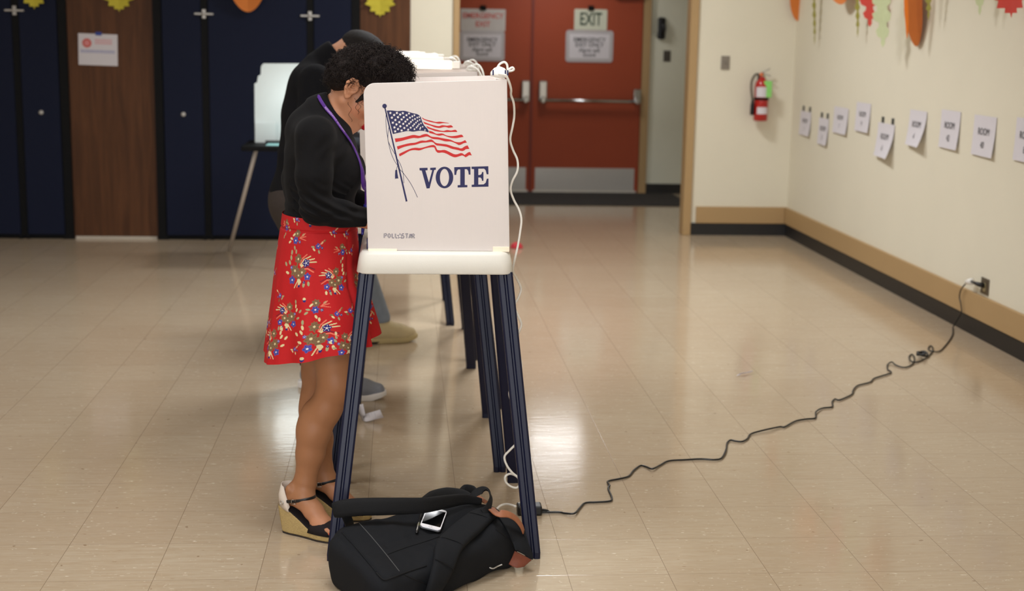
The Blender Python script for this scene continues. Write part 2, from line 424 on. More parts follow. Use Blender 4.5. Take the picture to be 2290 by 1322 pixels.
# opening jambs, door frame, skirting boards
struct(box_obj('trim_1', (JX1, YR - .03, 0), (JX1 + .066, YR + .12, 2.6), TANW, bevel=.004))
struct(box_obj('trim_2', (JX0 - .035, YB - .005, 0), (JX0 + .012, YB + .13, 2.6), TANW, bevel=.004))
struct(MB().box((.145, YA - .05, 0), (.21, YA + .05, 2.2)).box((2.435, YA - .05, 0), (2.515, YA + .05, 2.2)).box((.21, YA - .05, 2.13), (2.435, YA + .05, 2.2)).build('door_frame', TANW, bevel=.004))
for nm, lo, hi in (('baseboard_right', (XR - .022, -5, .1), (XR, YR, .236)), ('baseboard_back', (JX1 + .108, YR - .022, .1), (XR - .022, YR, .236))):
    struct(box_obj(nm, lo, hi, TANW, bevel=.004))
for nm, lo, hi in (('baseboard_right', (XR - .012, -5, 0), (XR, YR, .1)), ('baseboard_back', (JX1 + .066, YR - .012, 0), (XR - .012, YR, .1)), ('baseboard_alcove', (2.515, YA - .012, 0), (XR, YA, .1)), ('baseboard_alcove', (-.7, YA - .012, 0), (.145, YA, .1))):
    struct(box_obj(nm, lo, hi, BLKV))
struct(box_obj('trim_3', (-2.47, YB - .012, 0), (-1.86, YB, .02), mat('pale_strip', lin(190, 180, 165), .6)))
tag(MB().box((.3, 13.36, 0), (2.78, 14.4, .012)).build('entrance_mat', mat('grey_mat', lin(62, 60, 58), .95, .1, var=.3, vscale=300), bevel=.004), 'dark grey floor mat lying along the foot of the red double doors', 'mat')
# double doors
def leaf(name, x0, x1, hinge_right):
    r = thing(name, 'x', 'door', ((x0 + x1) / 2, YA - .02, 0)); del r['category']; del r['label']; struct(r)
    yf = YA - .045
    box_obj('door_panel', (x0, yf, .012), (x1, YA, 2.125), REDD, r, bevel=.004)
    box_obj('kick_plate', (x0 + .04, yf - .004, .03), (x1 - .04, yf, .258), STEEL, r)
    box_obj('door_sweep', (x0 + .02, yf - .008, .008), (x1 - .02, yf, .03), mat('pale_aluminium', lin(205, 200, 190), .4, metal=.6), r)
    c = x1 - .06 if hinge_right is False else x0 + .10
    pb = MB(); pb.tube([(x0 + .07, yf - .075, .945), (x1 - .07, yf - .075, .945)], .017, 12)
    bar = pb.build('push_bar', CHROME, r, True)
    for cx, z0, z1, wd in ((c, .925, 1.14, .042), ((x1 - .045 if hinge_right else x0 + .045), .925, 1.07, .036)):
        hb = MB().box((cx - wd, yf - .07, z0), (cx + wd, yf, z1)); hb.box((cx - wd * .5, yf - .095, z0 - .01), (cx + wd * .5, yf - .05, z0 + .06))
        hb.build('bar_housing', CHROME, r, bevel=.012, seg=3)
    return r
d1 = leaf('door_1', .215, 1.31, False); d2 = leaf('door_2', 1.325, 2.43, True)
box_obj('door_edge', (1.30, YA - .06, .012), (1.325, YA - .03, 2.125), mat('dark_red_edge', lin(120, 42, 26), .5), d2)
box_obj('door_closer', (2.13, YA - .12, 1.965), (2.40, YA - .045, 2.03), BLKM, d2, bevel=.01)

def sign(name, label, x0, y0, x1, y1, Y, lines, base, ink, rad=.012, border=None, cat='sign', group=None, tape=None):
    """flat sign on the plane y = Y, from its picture corners; lines = (text, height share, size, x stretch)"""
    a = py(x0, y0, Y); b_ = py(x1, y1, Y); xa, xb, za, zb = a.x, b_.x, b_.z, a.z; cx, cz = (xa + xb) / 2, (za + zb) / 2; W, H = xb - xa, zb - za
    r = thing(name, label, cat, (cx, Y, cz), group)
    pts = []
    for qx, qz, a0 in ((xb - rad, zb - rad, 0), (xa + rad, zb - rad, 90), (xa + rad, za + rad, 180), (xb - rad, za + rad, 270)):
        for k in range(5): t = R_(a0 + k * 22.5); pts.append((qx + rad * math.cos(t), Y, qz + rad * math.sin(t)))
    MB().prism(pts, (0, .003, 0)).build('board', base, r)
    if border is not None:
        bd = .035 * W + .02
        MB().box((xa + bd, Y - .0012, za + bd), (xb - bd, Y, zb - bd)).build('paper', border, r)
    mb = MB()
    for t, hz, size, sx in lines:
        vs, fs = text_verts(t, size * H, sx, .004 * size)
        mb.add([(cx + v.x, Y - .0022, za + hz * H + v.y) for v in vs], fs)
    mb.build('lettering', ink, r)
    if tape: 
        tp = MB().box((cx - .03, Y - .02, zb - .015), (cx + .03, Y + .002, zb + .035)); tp.build('clip', tape, r, bevel=.006)
    return r
YD = YA - .049
GS = mat('pale_laminate', lin(186, 180, 182), .5, var=.03)
sign('emergency_sign', 'white sign with red EMERGENCY EXIT lettering, clipped high on the left red door', 1030, 19, 1130, 70, YD, [('EMERGENCY', .68, .34, .98), ('EXIT', .30, .34, 1)], mat('pale_board', lin(200, 194, 190), .6), INKR, .006, tape=BLKM)
sign('notice_sign', 'grey laminated emergency notice under the red lettered sign on the left door', 1028, 68, 1128, 137, YD - .004, [('EMERGENCY', .70, .19, .95), ('EXIT ONLY', .54, .19, .95), ('Alarm will', .37, .18, .9), ('Sound', .23, .18, .9)], GS, INKB, .03, WHITEP, group='laminated notices on the doors')
sign('exit_sign', 'pale green EXIT sign with dark green letters high on the right red door', 1285, 20, 1357, 68, YD, [('EXIT', .50, .86, .62)], mat('pale_green_board', lin(208, 210, 190), .6), mat('dark_green_ink', lin(58, 76, 60), .7), .01, tape=BLKM)
sign('notice_sign', 'grey laminated emergency notice under the green EXIT sign on the right door', 1266, 67, 1370, 140, YD - .004, [('EMERGENCY', .70, .19, .95), ('EXIT ONLY', .54, .19, .95), ('Alarm will', .37, .18, .9), ('Sound', .23, .18, .9)], GS, INKB, .03, WHITEP, group='laminated notices on the doors')
# fittings beside the doors
t = thing('wall_handset', 'black boxy handset fixed to the pale alcove wall right of the doors', 'handset', (2.62, YA, 1.67))
MB().box((2.585, YA - .05, 1.57), (2.665, YA, 1.79)).build('body', BLKPL, t, bevel=.02, seg=3)
MB().tube([(2.63, YA - .07, 1.60), (2.64, YA - .085, 1.68), (2.63, YA - .07, 1.76)], .022, 10).build('grip', BLKPL, t, True)
def plate(name, label, x0, y0, x1, y1, Y, m, cat='switch plate'):
    a = py(x0, y0, Y); b_ = py(x1, y1, Y); t = thing(name, label, cat, ((a.x + b_.x) / 2, Y, b_.z))
    box_obj('cover', (a.x, Y - .008, b_.z), (b_.x, Y, a.z), m, t, bevel=.003)
    cx, cz = (a.x + b_.x) / 2, (a.z + b_.z) / 2
    box_obj('toggle', (cx - .006, Y - .02, cz - .012), (cx + .006, Y - .008, cz + .012), m, t, bevel=.002)
    return t
plate('switch_plate', 'small dark switch plate on the alcove wall below the black handset', 1484, 113, 1499, 138, YA, mat('dark_plate', lin(86, 80, 72), .45, metal=.5))
plate('switch_plate', 'small grey metal switch plate on the cream wall left of the extinguisher', 1613, 125, 1631, 156, YR, mat('grey_plate', lin(140, 132, 122), .4, metal=.5))
cd = MB()
for xx in (1456, 1463):
    a = py(xx, 78, YA); cd.tube([(a.x, YA - .012, a.z), (a.x, YA - .012, 2.5)], .008, 8)
a = py(1453, 78, YA); b_ = py(1471, 78, YA); cd.tube([(a.x, YA - .012, a.z), (b_.x, YA - .012, a.z)], .009, 8)
tag(cd.build('cable_conduit', GREYC, smooth=True), 'pale painted cable conduit running up the wall beside the red doors', 'conduit')

# ------------------------------------------------------------------ navy fold-away table units in the brown wall
def unit(label, xs, gaps, locks):
    x0, x1 = xs; r = thing('fold_away_table_unit', label, 'folding table cabinet', ((x0 + x1) / 2, YB, 0)); yf = YB - .035
    fr = MB(); fr.box((x0, yf, 0), (x0 + .062, YB, 3.0)).box((x1 - .062, yf, 0), (x1, YB, 3.0)).box((x0 + .062, yf, 2.94), (x1 - .062, YB, 3.0)).box((x0 + .062, YB - .008, 0), (x1 - .062, YB, 2.94))
    fr.build('frame', BLKM, r)
    edges = [x0 + .068] + [e for g in gaps for e in (g - .028, g + .028)] + [x1 - .068]
    for i in range(0, len(edges), 2): box_obj('panel', (edges[i], yf - .004, .035), (edges[i + 1], YB - .01, 2.93), NAVY, r, bevel=.004)
    for g in gaps:
        box_obj('edge_strip', (g - .026, yf + .004, .02), (g + .026, YB - .009, 2.93), BLKM, r)
        zl = 1.70
        la = MB().box((g - .014, yf - .014, zl - .034), (g + .014, yf - .002, zl + .034)).box((g - .07, yf - .02, zl - .007), (g + .07, yf - .008, zl + .007))
        lo = la.build('latch', STEEL, r, bevel=.003)
        MB().lathe([(.012, 0), (.014, -.012), (.006, -.016)], (g, yf - .018, zl), 12, 'y').build('latch_knob', STEEL, lo, True)
    for lx, lz in locks:
        MB().lathe([(.017, 0), (.017, -.008), (.012, -.011), (.006, -.011)], (lx, yf - .003, lz), 16, 'y').build('lock', STEEL, r, True)
    for e in edges: box_obj('foot', (e - .012, yf - .002, 0), (e + .012, yf + .02, .034), BLKM, r)
    return r
unit('navy fold-away table cabinet left of the brown panel that carries the white notice', (-4.05, -2.478), [-3.62, -2.845], [(-2.683, .955), (-3.85, .955)])
unit('navy fold-away table cabinet behind the far white voting booth and the man in black', (-1.848, -.312), [-1.468, -.685], [(-1.636, .955), (-.5, .955)])
# notice on the brown panel
a = py(174, 75, YB - .003); b_ = py(264, 147, YB - .003)
t = thing('paper_notice', 'white landscape paper notice with a red seal taped to the brown wall panel', 'notice', ((a.x + b_.x) / 2, YB, (a.z + b_.z) / 2)); t.rotation_euler = (0, R_(1.2), 0)
W, H = b_.x - a.x, a.z - b_.z; yy = YB - .003; X = lambda u: a.x + u * W; Z = lambda v: b_.z + v * H
box_obj('sheet', (a.x, yy, b_.z), (b_.x, YB, a.z), WHITEP, t)
box_obj('tape', (X(.44), yy - .002, Z(.95)), (X(.60), yy + .001, Z(1.06)), mat('blue_tape', lin(44, 66, 150), .6), t)
mb = MB(); mb.lathe([(.034, 0), (.034, -.0008)], (X(.22), yy, Z(.70)), 24, 'y'); sl = mb.build('seal', INKR, t)
mb = MB(); mb.lathe([(.02, -.0008), (.02, -.0014)], (X(.22), yy, Z(.70)), 20, 'y'); mb.build('seal_centre', mat('pale_red_ink', lin(222, 140, 140), .7), t)
mb = MB()
for v in (.80, .74, .68): mb.box((X(.42), yy - .0008, Z(v)), (X(.86), yy, Z(v + .03)))
mb.build('red_lines', mat('faint_red_ink', lin(220, 160, 165), .7), t)
mb = MB().box((X(.05), yy - .0008, Z(.45)), (X(.93), yy, Z(.475))).box((X(.05), yy - .0008, Z(.40)), (X(.93), yy, Z(.42))); mb.build('blue_lines', mat('faint_blue_ink', lin(130, 135, 185), .7), t)

# ------------------------------------------------------------------ room number sheets on the right wall
rooms = [((1789, 246), (1813, 306), '1', 2, 'ROOM sheet nearest the corner, under two dark tape strips'), ((1830, 261), (1852, 327), '5', 2, 'narrow ROOM sheet second from the corner, two dark tape strips on its top'),
         ((1864, 237), (1896, 302), '7', 0, 'white ROOM sheet third from the corner, untaped, beside the highest one'), ((1914, 227), (1946, 298), '9', 0, 'white ROOM sheet hung highest of all in the row'),
         ((1962, 273), (1999, 355), '6', 2, 'white ROOM sheet hung lowest, two black tape strips on its top'), ((2033, 244), (2071, 330), '4', 0, 'white ROOM 4 sheet with a lifted, curling lower corner'),
         ((2103, 244), (2146, 336), '42', 0, 'white ROOM 42 sheet between the curling sheet and ROOM 40'), ((2176, 256), (2226, 353), '40', 0, 'white ROOM 40 sheet above the wall outlet'), ((2270, 262), (2322, 366), '8', 0, 'white ROOM sheet cut off by the right edge of the picture')]
TAPE = mat('dark_tape', lin(52, 54, 52), .6)
for i, (p0, p1, num, ntape, lab) in enumerate(rooms):
    x_ = XR - .004; mid = (p0[1] + p1[1]) / 2
    yl = pX(p0[0], mid, x_).y; yr = pX(p1[0], mid, x_).y
    zt = pX((p0[0] + p1[0]) / 2, p0[1] + 3, x_).z; zb = pX((p0[0] + p1[0]) / 2, p1[1] - 3, x_).z
    t = thing('room_sheet', lab, 'paper sign', (XR, (yl + yr) / 2, (zt + zb) / 2), 'room number sheets on the right wall')
    curl = .05 if i in (4, 5) else .016
    nx_, nz_ = 6, 8; vs = []; 
    for k in range(nz_ + 1):
        for j in range(nx_ + 1):
            u, v = j / nx_, k / nz_; vs.append((x_ - curl * (1 - v) ** 2 * (.4 + u * .6), yl + (yr - yl) * u, zb + (zt - zb) * v))
    fs = [(k * (nx_ + 1) + j, k * (nx_ + 1) + j + 1, (k + 1) * (nx_ + 1) + j + 1, (k + 1) * (nx_ + 1) + j) for k in range(nz_) for j in range(nx_)]
    o = MB().add(vs, fs).build('sheet', WHITEP, t); md = o.modifiers.new('thick', 'SOLIDIFY'); md.thickness = .0008
    mb = MB()
    for txt, fz, size in (('ROOM', .60, .25), (num, .27, .24)):
        tv, tf = text_verts(txt, size * (zt - zb), .95, .0)
        def pt(v):
            yy_ = (yl + yr) / 2 - v.x; zz = zb + (zt - zb) * fz + v.y; u = (yy_ - yl) / (yr - yl); q = (zz - zb) / (zt - zb)
            return (x_ - curl * (1 - q) ** 2 * (.4 + u * .6) - .003, yy_, zz)
        mb.add([pt(v) for v in tv], tf)
    mb.build('lettering', INKB, t)
    for j in range(ntape):
        yc = yl + (yr - yl) * (.25 + .6 * j)
        box_obj('tape', (XR - .004, yc - .022, zt - .012), (XR - .0005, yc + .022, zt + .04), TAPE, t)

# ------------------------------------------------------------------ paper autumn leaves pinned along the walls
def leaf_outline(kind):
    if kind == 'oval': return [(.5 * math.sin(2 * math.pi * k / 28) * (1 - .25 * math.cos(2 * math.pi * k / 28)), -.5 * math.cos(2 * math.pi * k / 28)) for k in range(28)]
    if kind == 'oak':
        half = [(0, -.5), (.07, -.44), (.06, -.36), (.17, -.33), (.22, -.24), (.13, -.18), (.12, -.12), (.26, -.08), (.31, .02), (.18, .07), (.16, .13), (.29, .18), (.30, .27), (.17, .30), (.12, .36), (.14, .45), (.03, .5)]
    elif kind == 'maple':
        half = [(0, -.5), (.05, -.36), (.14, -.42), (.13, -.26), (.30, -.34), (.27, -.22), (.46, -.16), (.36, -.06), (.5, .06), (.34, .08), (.38, .24), (.22, .17), (.16, .30), (.10, .34), (.06, .5)]
    else:  # frond
        half = [(0, -.5), (.05, -.40), (.03, -.34), (.12, -.30), (.05, -.22), (.15, -.16), (.06, -.08), (.18, -.02), (.07, .06), (.19, .14), (.07, .20), (.16, .30), (.06, .36), (.05, .5)]
    return half + [(-x, y) for x, y in half[::-1][0:-1]]
def paper_leaf(label, kind, col, c, width, height, normal, tilt=0., gap=.03, grp='paper leaves pinned along the walls'):
    """c: wall point of the leaf's centre, normal: away from the wall; turn: how far it twists off the wall"""
    n = Vector(normal); 
    m = mat('leaf_paper_%s' % label.split()[0] + str(col[:3]), col, .7, .2, var=.06, vscale=30, trans=.15)
    out = leaf_outline(kind); upv = Vector((0, 0, 1)); side = upv.cross(n).normalized()
    sv = (side * math.cos(tilt) + n * math.sin(tilt)).normalized()
    base = Vector(c) + n * (gap + abs(math.sin(tilt)) * width * .5)
    ctr = [base + n * (.012 * math.sin(3 * y)) + upv * (y * height) for x, y in out]
    ring = [p + sv * (x * width) + sv.cross(upv) * (.25 * width * abs(x) ** 1.5) for p, (x, y) in zip(ctr, out)]
    k = len(ring); N_ = 4; mb = MB(); vs = []; 
    for a_ in range(N_ + 1):
        f = 1 - a_ / N_ 
        vs += [c_ * (1 - f) + p * f for c_, p in zip(ctr, ring)]
    fs = [(a_ * k + j, a_ * k + (j + 1) % k, (a_ + 1) * k + (j + 1) % k, (a_ + 1) * k + j) for a_ in range(N_) for j in range(k)]
    o = mb.add(vs, fs).build('paper_leaf', m, None, False, loc=tuple(c)); md = o.modifiers.new('thick', 'SOLIDIFY'); md.thickness = .0012
    tag(o, label, 'paper leaf', grp)
    st = MB().tube([ctr[0] + upv * 0.0 if kind == 'zz' else base + upv * (height * .45), base + upv * (height * .60), Vector(c) + upv * (height * .66) + n * .004], .0022, 6)
    st.build('stem', mat('brown_stem', lin(120, 90, 60), .7), o, True)
    return o
ORG, YEL, RED_, PGR, OLV, ORG_SHADE = lin(226, 134, 66), lin(214, 200, 72), lin(220, 84, 74), lin(214, 222, 178), lin(166, 158, 78), lin(196, 110, 50)
def on_right(label, kind, col, xpx, ybot, wpx, height, tilt, gap):
    vis = .95 * math.sin(tilt) + .31 * math.cos(tilt); W = .2
    for _ in range(6):
        b = pX(xpx, ybot, XR - gap - math.sin(tilt) * W * .5); W = wpx / FPX * b.y / vis
    paper_leaf(label, kind, col, (XR, b.y, b.z + height / 2), W, height, (-1, 0, 0), -tilt, gap)
def on_back(label, kind, col, xpx, ybot, wpx, height, tilt=0., gap=.02, Y=YB):
    b = py(xpx, ybot, Y - gap); W = wpx / FPX * Y
    paper_leaf(label, kind, col, (b.x, Y, b.z + height / 2), W, height, (0, -1, 0), tilt, gap)
on_back('orange oval paper leaf hung in the corner, left of the other wall leaves', 'oval', ORG, 1785, 47, 44, .32, 0.1, .05, YR)
on_right('olive frond paper leaf with a long tip, next to the orange corner leaf', 'frond', OLV, 1818, 100, 24, .46, .2, .04)
on_right('orange paper leaf tip high on the right wall between two olive fronds', 'oval', lin(232, 142, 80), 1877, 10, 62, .30, .3, .05)
on_right('olive frond paper leaf just left of the red oak leaf', 'frond', OLV, 1914, 84, 32, .42, .3, .05)
on_right('red oak paper leaf overlapping the pale green one on the right wall', 'oak', RED_, 1941, 60, 62, .34, .4, .06)
on_right('large pale green oak paper leaf hanging longest on the right wall', 'oak', PGR, 1970, 106, 66, .40, .4, .10)
on_right('bright orange paper leaf turned edge-on before the shaded one', 'oval', lin(236, 128, 40), 2024, 86, 8, .36, .04, .13)
on_right('shaded orange oval paper leaf, its shade painted brown, right of the pale green oak leaf', 'oval', ORG_SHADE, 2045, 104, 36, .36, .12, .02)  # shaded body of the folded orange leaf, the shade put into its brown
on_right('olive frond paper leaf right of the shaded oval leaf', 'frond', OLV, 2072, 46, 46, .34, .3, .06)
on_right('pale green oak paper leaf near the top right, left of the red maple leaf', 'oak', PGR, 2186, 34, 40, .34, .3, .08)
on_right('red maple paper leaf at the right end of the wall leaves', 'maple', RED_, 2256, 40, 82, .30, .3, .08)
on_back('yellow maple paper leaf over the leftmost navy cabinet', 'maple', YEL, 76, 21, 70, .28, 0., .03, YB - .062)
on_back('yellow maple paper leaf above the white notice on the brown panel', 'maple', YEL, 266, 27, 74, .28)
on_back('orange oval paper leaf over the wide navy panel', 'oval', ORG, 554, 27, 76, .32, 0., .03, YB - .062)
on_back('yellow maple paper leaf on the brown panel above the two voters', 'maple', YEL, 850, 39, 72, .28)

# ------------------------------------------------------------------ fire extinguisher
RED = mat('red_enamel', lin(178, 28, 24), .3, .5, var=.05, coat=.3)
e0 = py(1700, 270, YR - .075); ex = e0.x; eY = YR - .075; ez = e0.z
t = thing('fire_extinguisher', 'red fire extinguisher with a bright green tag hung on the cream wall', 'fire extinguisher', (ex, eY, ez))
MB().lathe([(.001, 0), (.05, 0), (.056, .008), (.056, .275), (.050, .305), (.034, .325), (.024, .332), (.022, .35), (.001, .35)], (ex, eY, ez), 32).build('cylinder', RED, t, True)
MB().lathe([(.0572, .165), (.059, .167), (.059, .183), (.0572, .185)], (ex, eY, ez), 32).build('strap', BLKM, t, True)
for z0, z1, nm in ((.19, .27, 'instruction_label'), (.055, .11, 'lower_label')):
    rings = []
    for k in range(13):
        a_ = R_(-150 + 120 * k / 12) if nm == 'instruction_label' else R_(-135 + 95 * k / 12)
        rings.append([(ex + .0575 * math.cos(a_), eY + .0575 * math.sin(a_), ez + z) for z in (z0, z1)])
    MB().loft(rings, False, False).build(nm, WHITEP, t, True)
v = MB().lathe([(.018, .345), (.02, .35), (.02, .375), (.012, .385)], (ex, eY, ez), 16); v.box((ex - .03, eY - .012, ez + .362), (ex + .02, eY + .012, ez + .378))
vo = v.build('valve', STEEL, t, bevel=.003)
h = MB(); h.tube([(ex - .005, eY, ez + .385), (ex + .03, eY, ez + .40), (ex + .06, eY, ez + .415)], .006, 8, flat=(.009, .004), up=(0, 0, 1)); h.tube([(ex + .01, eY, ez + .372), (ex + .05, eY, ez + .365), (ex + .065, eY, ez + .355)], .006, 8, flat=(.009, .004), up=(0, 0, 1))
h.build('squeeze_handle', STEEL, vo, True)
MB().lathe([(.016, -.012), (.016, -.024), (.001, -.026)], (ex - .012, eY, ez + .368), 16, 'y').build('gauge', mat('orange_gauge', lin(220, 120, 70), .4), vo, True)
MB().tube(spline([(ex - .03, eY, ez + .37), (ex - .06, eY - .01, ez + .365), (ex - .085, eY - .01, ez + .32), (ex - .088, eY - .01, ez + .26), (ex - .08, eY - .01, ez + .20), (ex - .072, eY - .01, ez + .165)]), .009, 10).build('hose', mat('hose_rubber', lin(92, 84, 70), .6), t, True)
MB().lathe([(.010, .02), (.012, .0), (.016, -.02), (.017, -.095), (.014, -.10)], (ex - .072, eY - .01, ez + .145), 16).build('nozzle', BLKPL, t, True)
tg = MB(); g0 = py(1709, 181, eY - .05); g1 = py(1725, 218, eY - .05)
tg.box((g0.x, eY - .051, g1.z), (g1.x, eY - .0495, g0.z)).tube([(ex + .01, eY - .02, ez + .37), ((g0.x + g1.x) / 2, eY - .05, g0.z - .006)], .0012, 6)
tg.build('inspection_tag', mat('green_tag', lin(140, 214, 112), .7), t)
MB().box((ex - .02, eY + .05, ez + .12), (ex + .02, YR, ez + .36)).build('wall_bracket', BLKM, t)

# ------------------------------------------------------------------ wall outlet, black cord, power strip
o0 = pX(2197, 619, XR); o1 = pX(2211, 662, XR); oy0, oy1 = o1.y, o0.y; oz0, oz1 = o1.z, o0.z
t = thing('wall_outlet', 'dark metal wall outlet plate low on the right wall, a cord plugged in', 'outlet', (XR, (oy0 + oy1) / 2, oz0))
box_obj('cover_plate', (XR - .006, oy0, oz0), (XR, oy1, oz1), mat('outlet_plate', lin(96, 84, 66), .4, metal=.4), t, bevel=.002)
cyo = (oy0 + oy1) / 2
for zz in (oz0 + .03, oz1 - .04):
    MB().lathe([(.016, 0), (.016, -.003), (.001, -.003)], (XR - .006, cyo, zz), 16, 'x').build('socket', mat('ivory_socket', lin(176, 160, 120), .5), t)
cord = [(40, 1209), (140, 1208), (170, 1213), (215, 1214), (240, 1190), (265, 1166), (320, 1162), (380, 1157), (388, 1140), (372, 1100), (378, 1085), (370, 1066), (420, 1055), (465, 1043), (490, 1015), (520, 994), (545, 998), (575, 1008), (610, 992), (650, 972), (720, 967), (800, 963), (860, 966), (895, 958), (915, 920), (920, 890), (935, 876), (960, 880), (990, 882), (1015, 868), (1032, 846), (1110, 825), (1165, 814), (1185, 815), (1215, 798), (1245, 785), (1290, 778), (1328, 773), (1330, 745), (1360, 728), (1405, 722), (1405, 698), (1420, 686), (1440, 690), (1495, 665), (1500, 650), (1520, 625), (1580, 608), (1600, 590), (1675, 565), (1662, 550), (1660, 528), (1680, 515), (1700, 530), (1740, 540), (1775, 525), (1785, 500), (1775, 480), (1760, 490), (1770, 512), (1800, 514), (1840, 495), (1865, 470), (1870, 450), (1858, 440), (1848, 453), (1865, 465), (1900, 465), (1935, 430), (1960, 390), (1962, 362)]
pts = [gp(1180 + x * .48472, 560 + y * .48472, .0055 + (.004 if i % 7 == 3 else 0)) for i, (x, y) in enumerate(cord)]
pts = [Vector((.452, 4.548, .018)), Vector((.50, 4.55, .008))] + pts
wl = [pX(2000 + x / 4.407, 560 + y / 4.407, XR - .04) for x, y in ((648, 640), (664, 600), (652, 510), (642, 460), (658, 385), (718, 312))]
pts += [Vector((XR - .06, wl[0].y + .03, .02))] + wl
tag(MB().tube(spline(pts, 5), .0036, 8).build('extension_cord', BLKPL, smooth=True, loc=(.5, 4.55, 0)), 'long black extension cord snaking over the tiles to the wall outlet', 'cord')
k0 = gp(1180 + 1825 * .4847, 560 + 490 * .4847, .006)
kn = MB().tube(spline([k0 + Vector(((.02 + .014 * math.sin(q)) * math.cos(q * 1.3), (.03 + .012 * math.cos(q)) * math.sin(q * 1.3), .014 + .006 * math.sin(q * 2))) for q in np.linspace(0, 12, 30)], 3), .005, 6)
tag(kn.build('cable_tie', BLKPL, smooth=True, loc=tuple(k0)), 'black wire tie bunched on the coiled cord near the wall', 'cable tie')
pl = MB(); q = wl[-1]; q2 = Vector((XR - .035, cyo, oz1 - .035))
t = thing('cord_plug', 'pale adapter and dark plug at the wall end of the black cord', 'plug', tuple(q))
MB().tube([q, q + Vector((.004, -.05, .012))], [.014, .02], 10).build('adapter', WHITEPL, t, True)
MB().tube([q + Vector((.004, -.05, .012)), Vector((XR - .04, cyo + .05, oz1 - .035)), q2, Vector((XR - .006, cyo, oz1 - .04))], [.007, .009, .013, .014], 10).build('plug', BLKPL, t, True)
t = thing('power_strip', 'black power strip on the floor behind the front booth leg', 'power strip', (.43, 4.548, 0))
box_obj('casing', (.392, 4.522, 0), (.475, 4.574, .034), BLKPL, t, bevel=.006)
pg = MB().box((.402, 4.53, .034), (.432, 4.562, .062)).tube([(.417, 4.546, .06), (.417, 4.54, .085)], [.014, .006], 10)
pg.build('white_plug', WHITEPL, t, bevel=.004)

# ------------------------------------------------------------------ scraps on the floor
sp = [gp(1647, 841, .002), gp(1660, 836, .010), gp(1672, 835, .006), gp(1684, 831, .012)]; sq = [gp(1650, 838, .004), gp(1661, 833, .020), gp(1672, 832, .014), gp(1683, 829, .018)]
c = gp(1665, 837, 0)
o = MB().loft([[p_, q_] for p_, q_ in zip(sp, sq)], False, False).build('paper_scrap', WHITEP, loc=tuple(c)); md = o.modifiers.new('thick', 'SOLIDIFY'); md.thickness = .001
tag(o, 'small crumpled white paper scrap alone on the open floor', 'paper scrap')
# till receipt curled in two
a, b_ = gp(808, 934, .006), gp(820, 943, .006); c = gp(858, 936, .02); d = gp(846, 917, .045)
rv = MB(); rows = []
P0, P1, P2, P3 = gp(799, 906, .06), gp(807, 934, .006), gp(818, 943, .004), gp(858, 934, .014)
Q0, Q1, Q2, Q3 = gp(812, 903, .075), gp(817, 928, .03), gp(814, 927, .025), gp(850, 916, .05)
L1 = spline([P0, P1, P2, P2.lerp(P3, .5), P3], 5); L2_ = spline([Q0, Q1, Q2, Q2.lerp(Q3, .5), Q3], 5)
o = rv.loft([[p, q] for p, q in zip(L1, L2_)], False, False).build('till_receipt', WHITEP, None, True, loc=tuple(gp(818, 940, 0))); md = o.modifiers.new('thick', 'SOLIDIFY'); md.thickness = .0008
tag(o, 'curled white paper slip with faint print behind the booth leg', 'receipt')
ln = MB()
for j, f in enumerate((.25, .42, .6, .75)):
    A_ = P2.lerp(P3, f); B_ = Q2.lerp(Q3, f); up_ = Vector((0, -.001, .0018)); w_ = (P3 - P2) * .018
    ln.add([A_.lerp(B_, .15) + up_, A_.lerp(B_, .15) + w_ + up_, A_.lerp(B_, .85) + w_ + up_, A_.lerp(B_, .85) + up_], [(0, 1, 2, 3)])
ln.build('print', mat('faint_print', lin(190, 186, 192), .8), o)
rp = gp(1155, 555, 0)
o = MB().lathe([(.001, 0), (.05, .004), (.04, .03), (.012, .045), (.001, .046)], (rp.x, rp.y, 0), 9).build('crumpled_paper', mat('red_paper', lin(190, 50, 60), .8, bump=.6, bscale=40), None, False, loc=(rp.x, rp.y, 0))
tag(o, 'small crumpled red paper on the floor beyond the white cord', 'paper scrap')

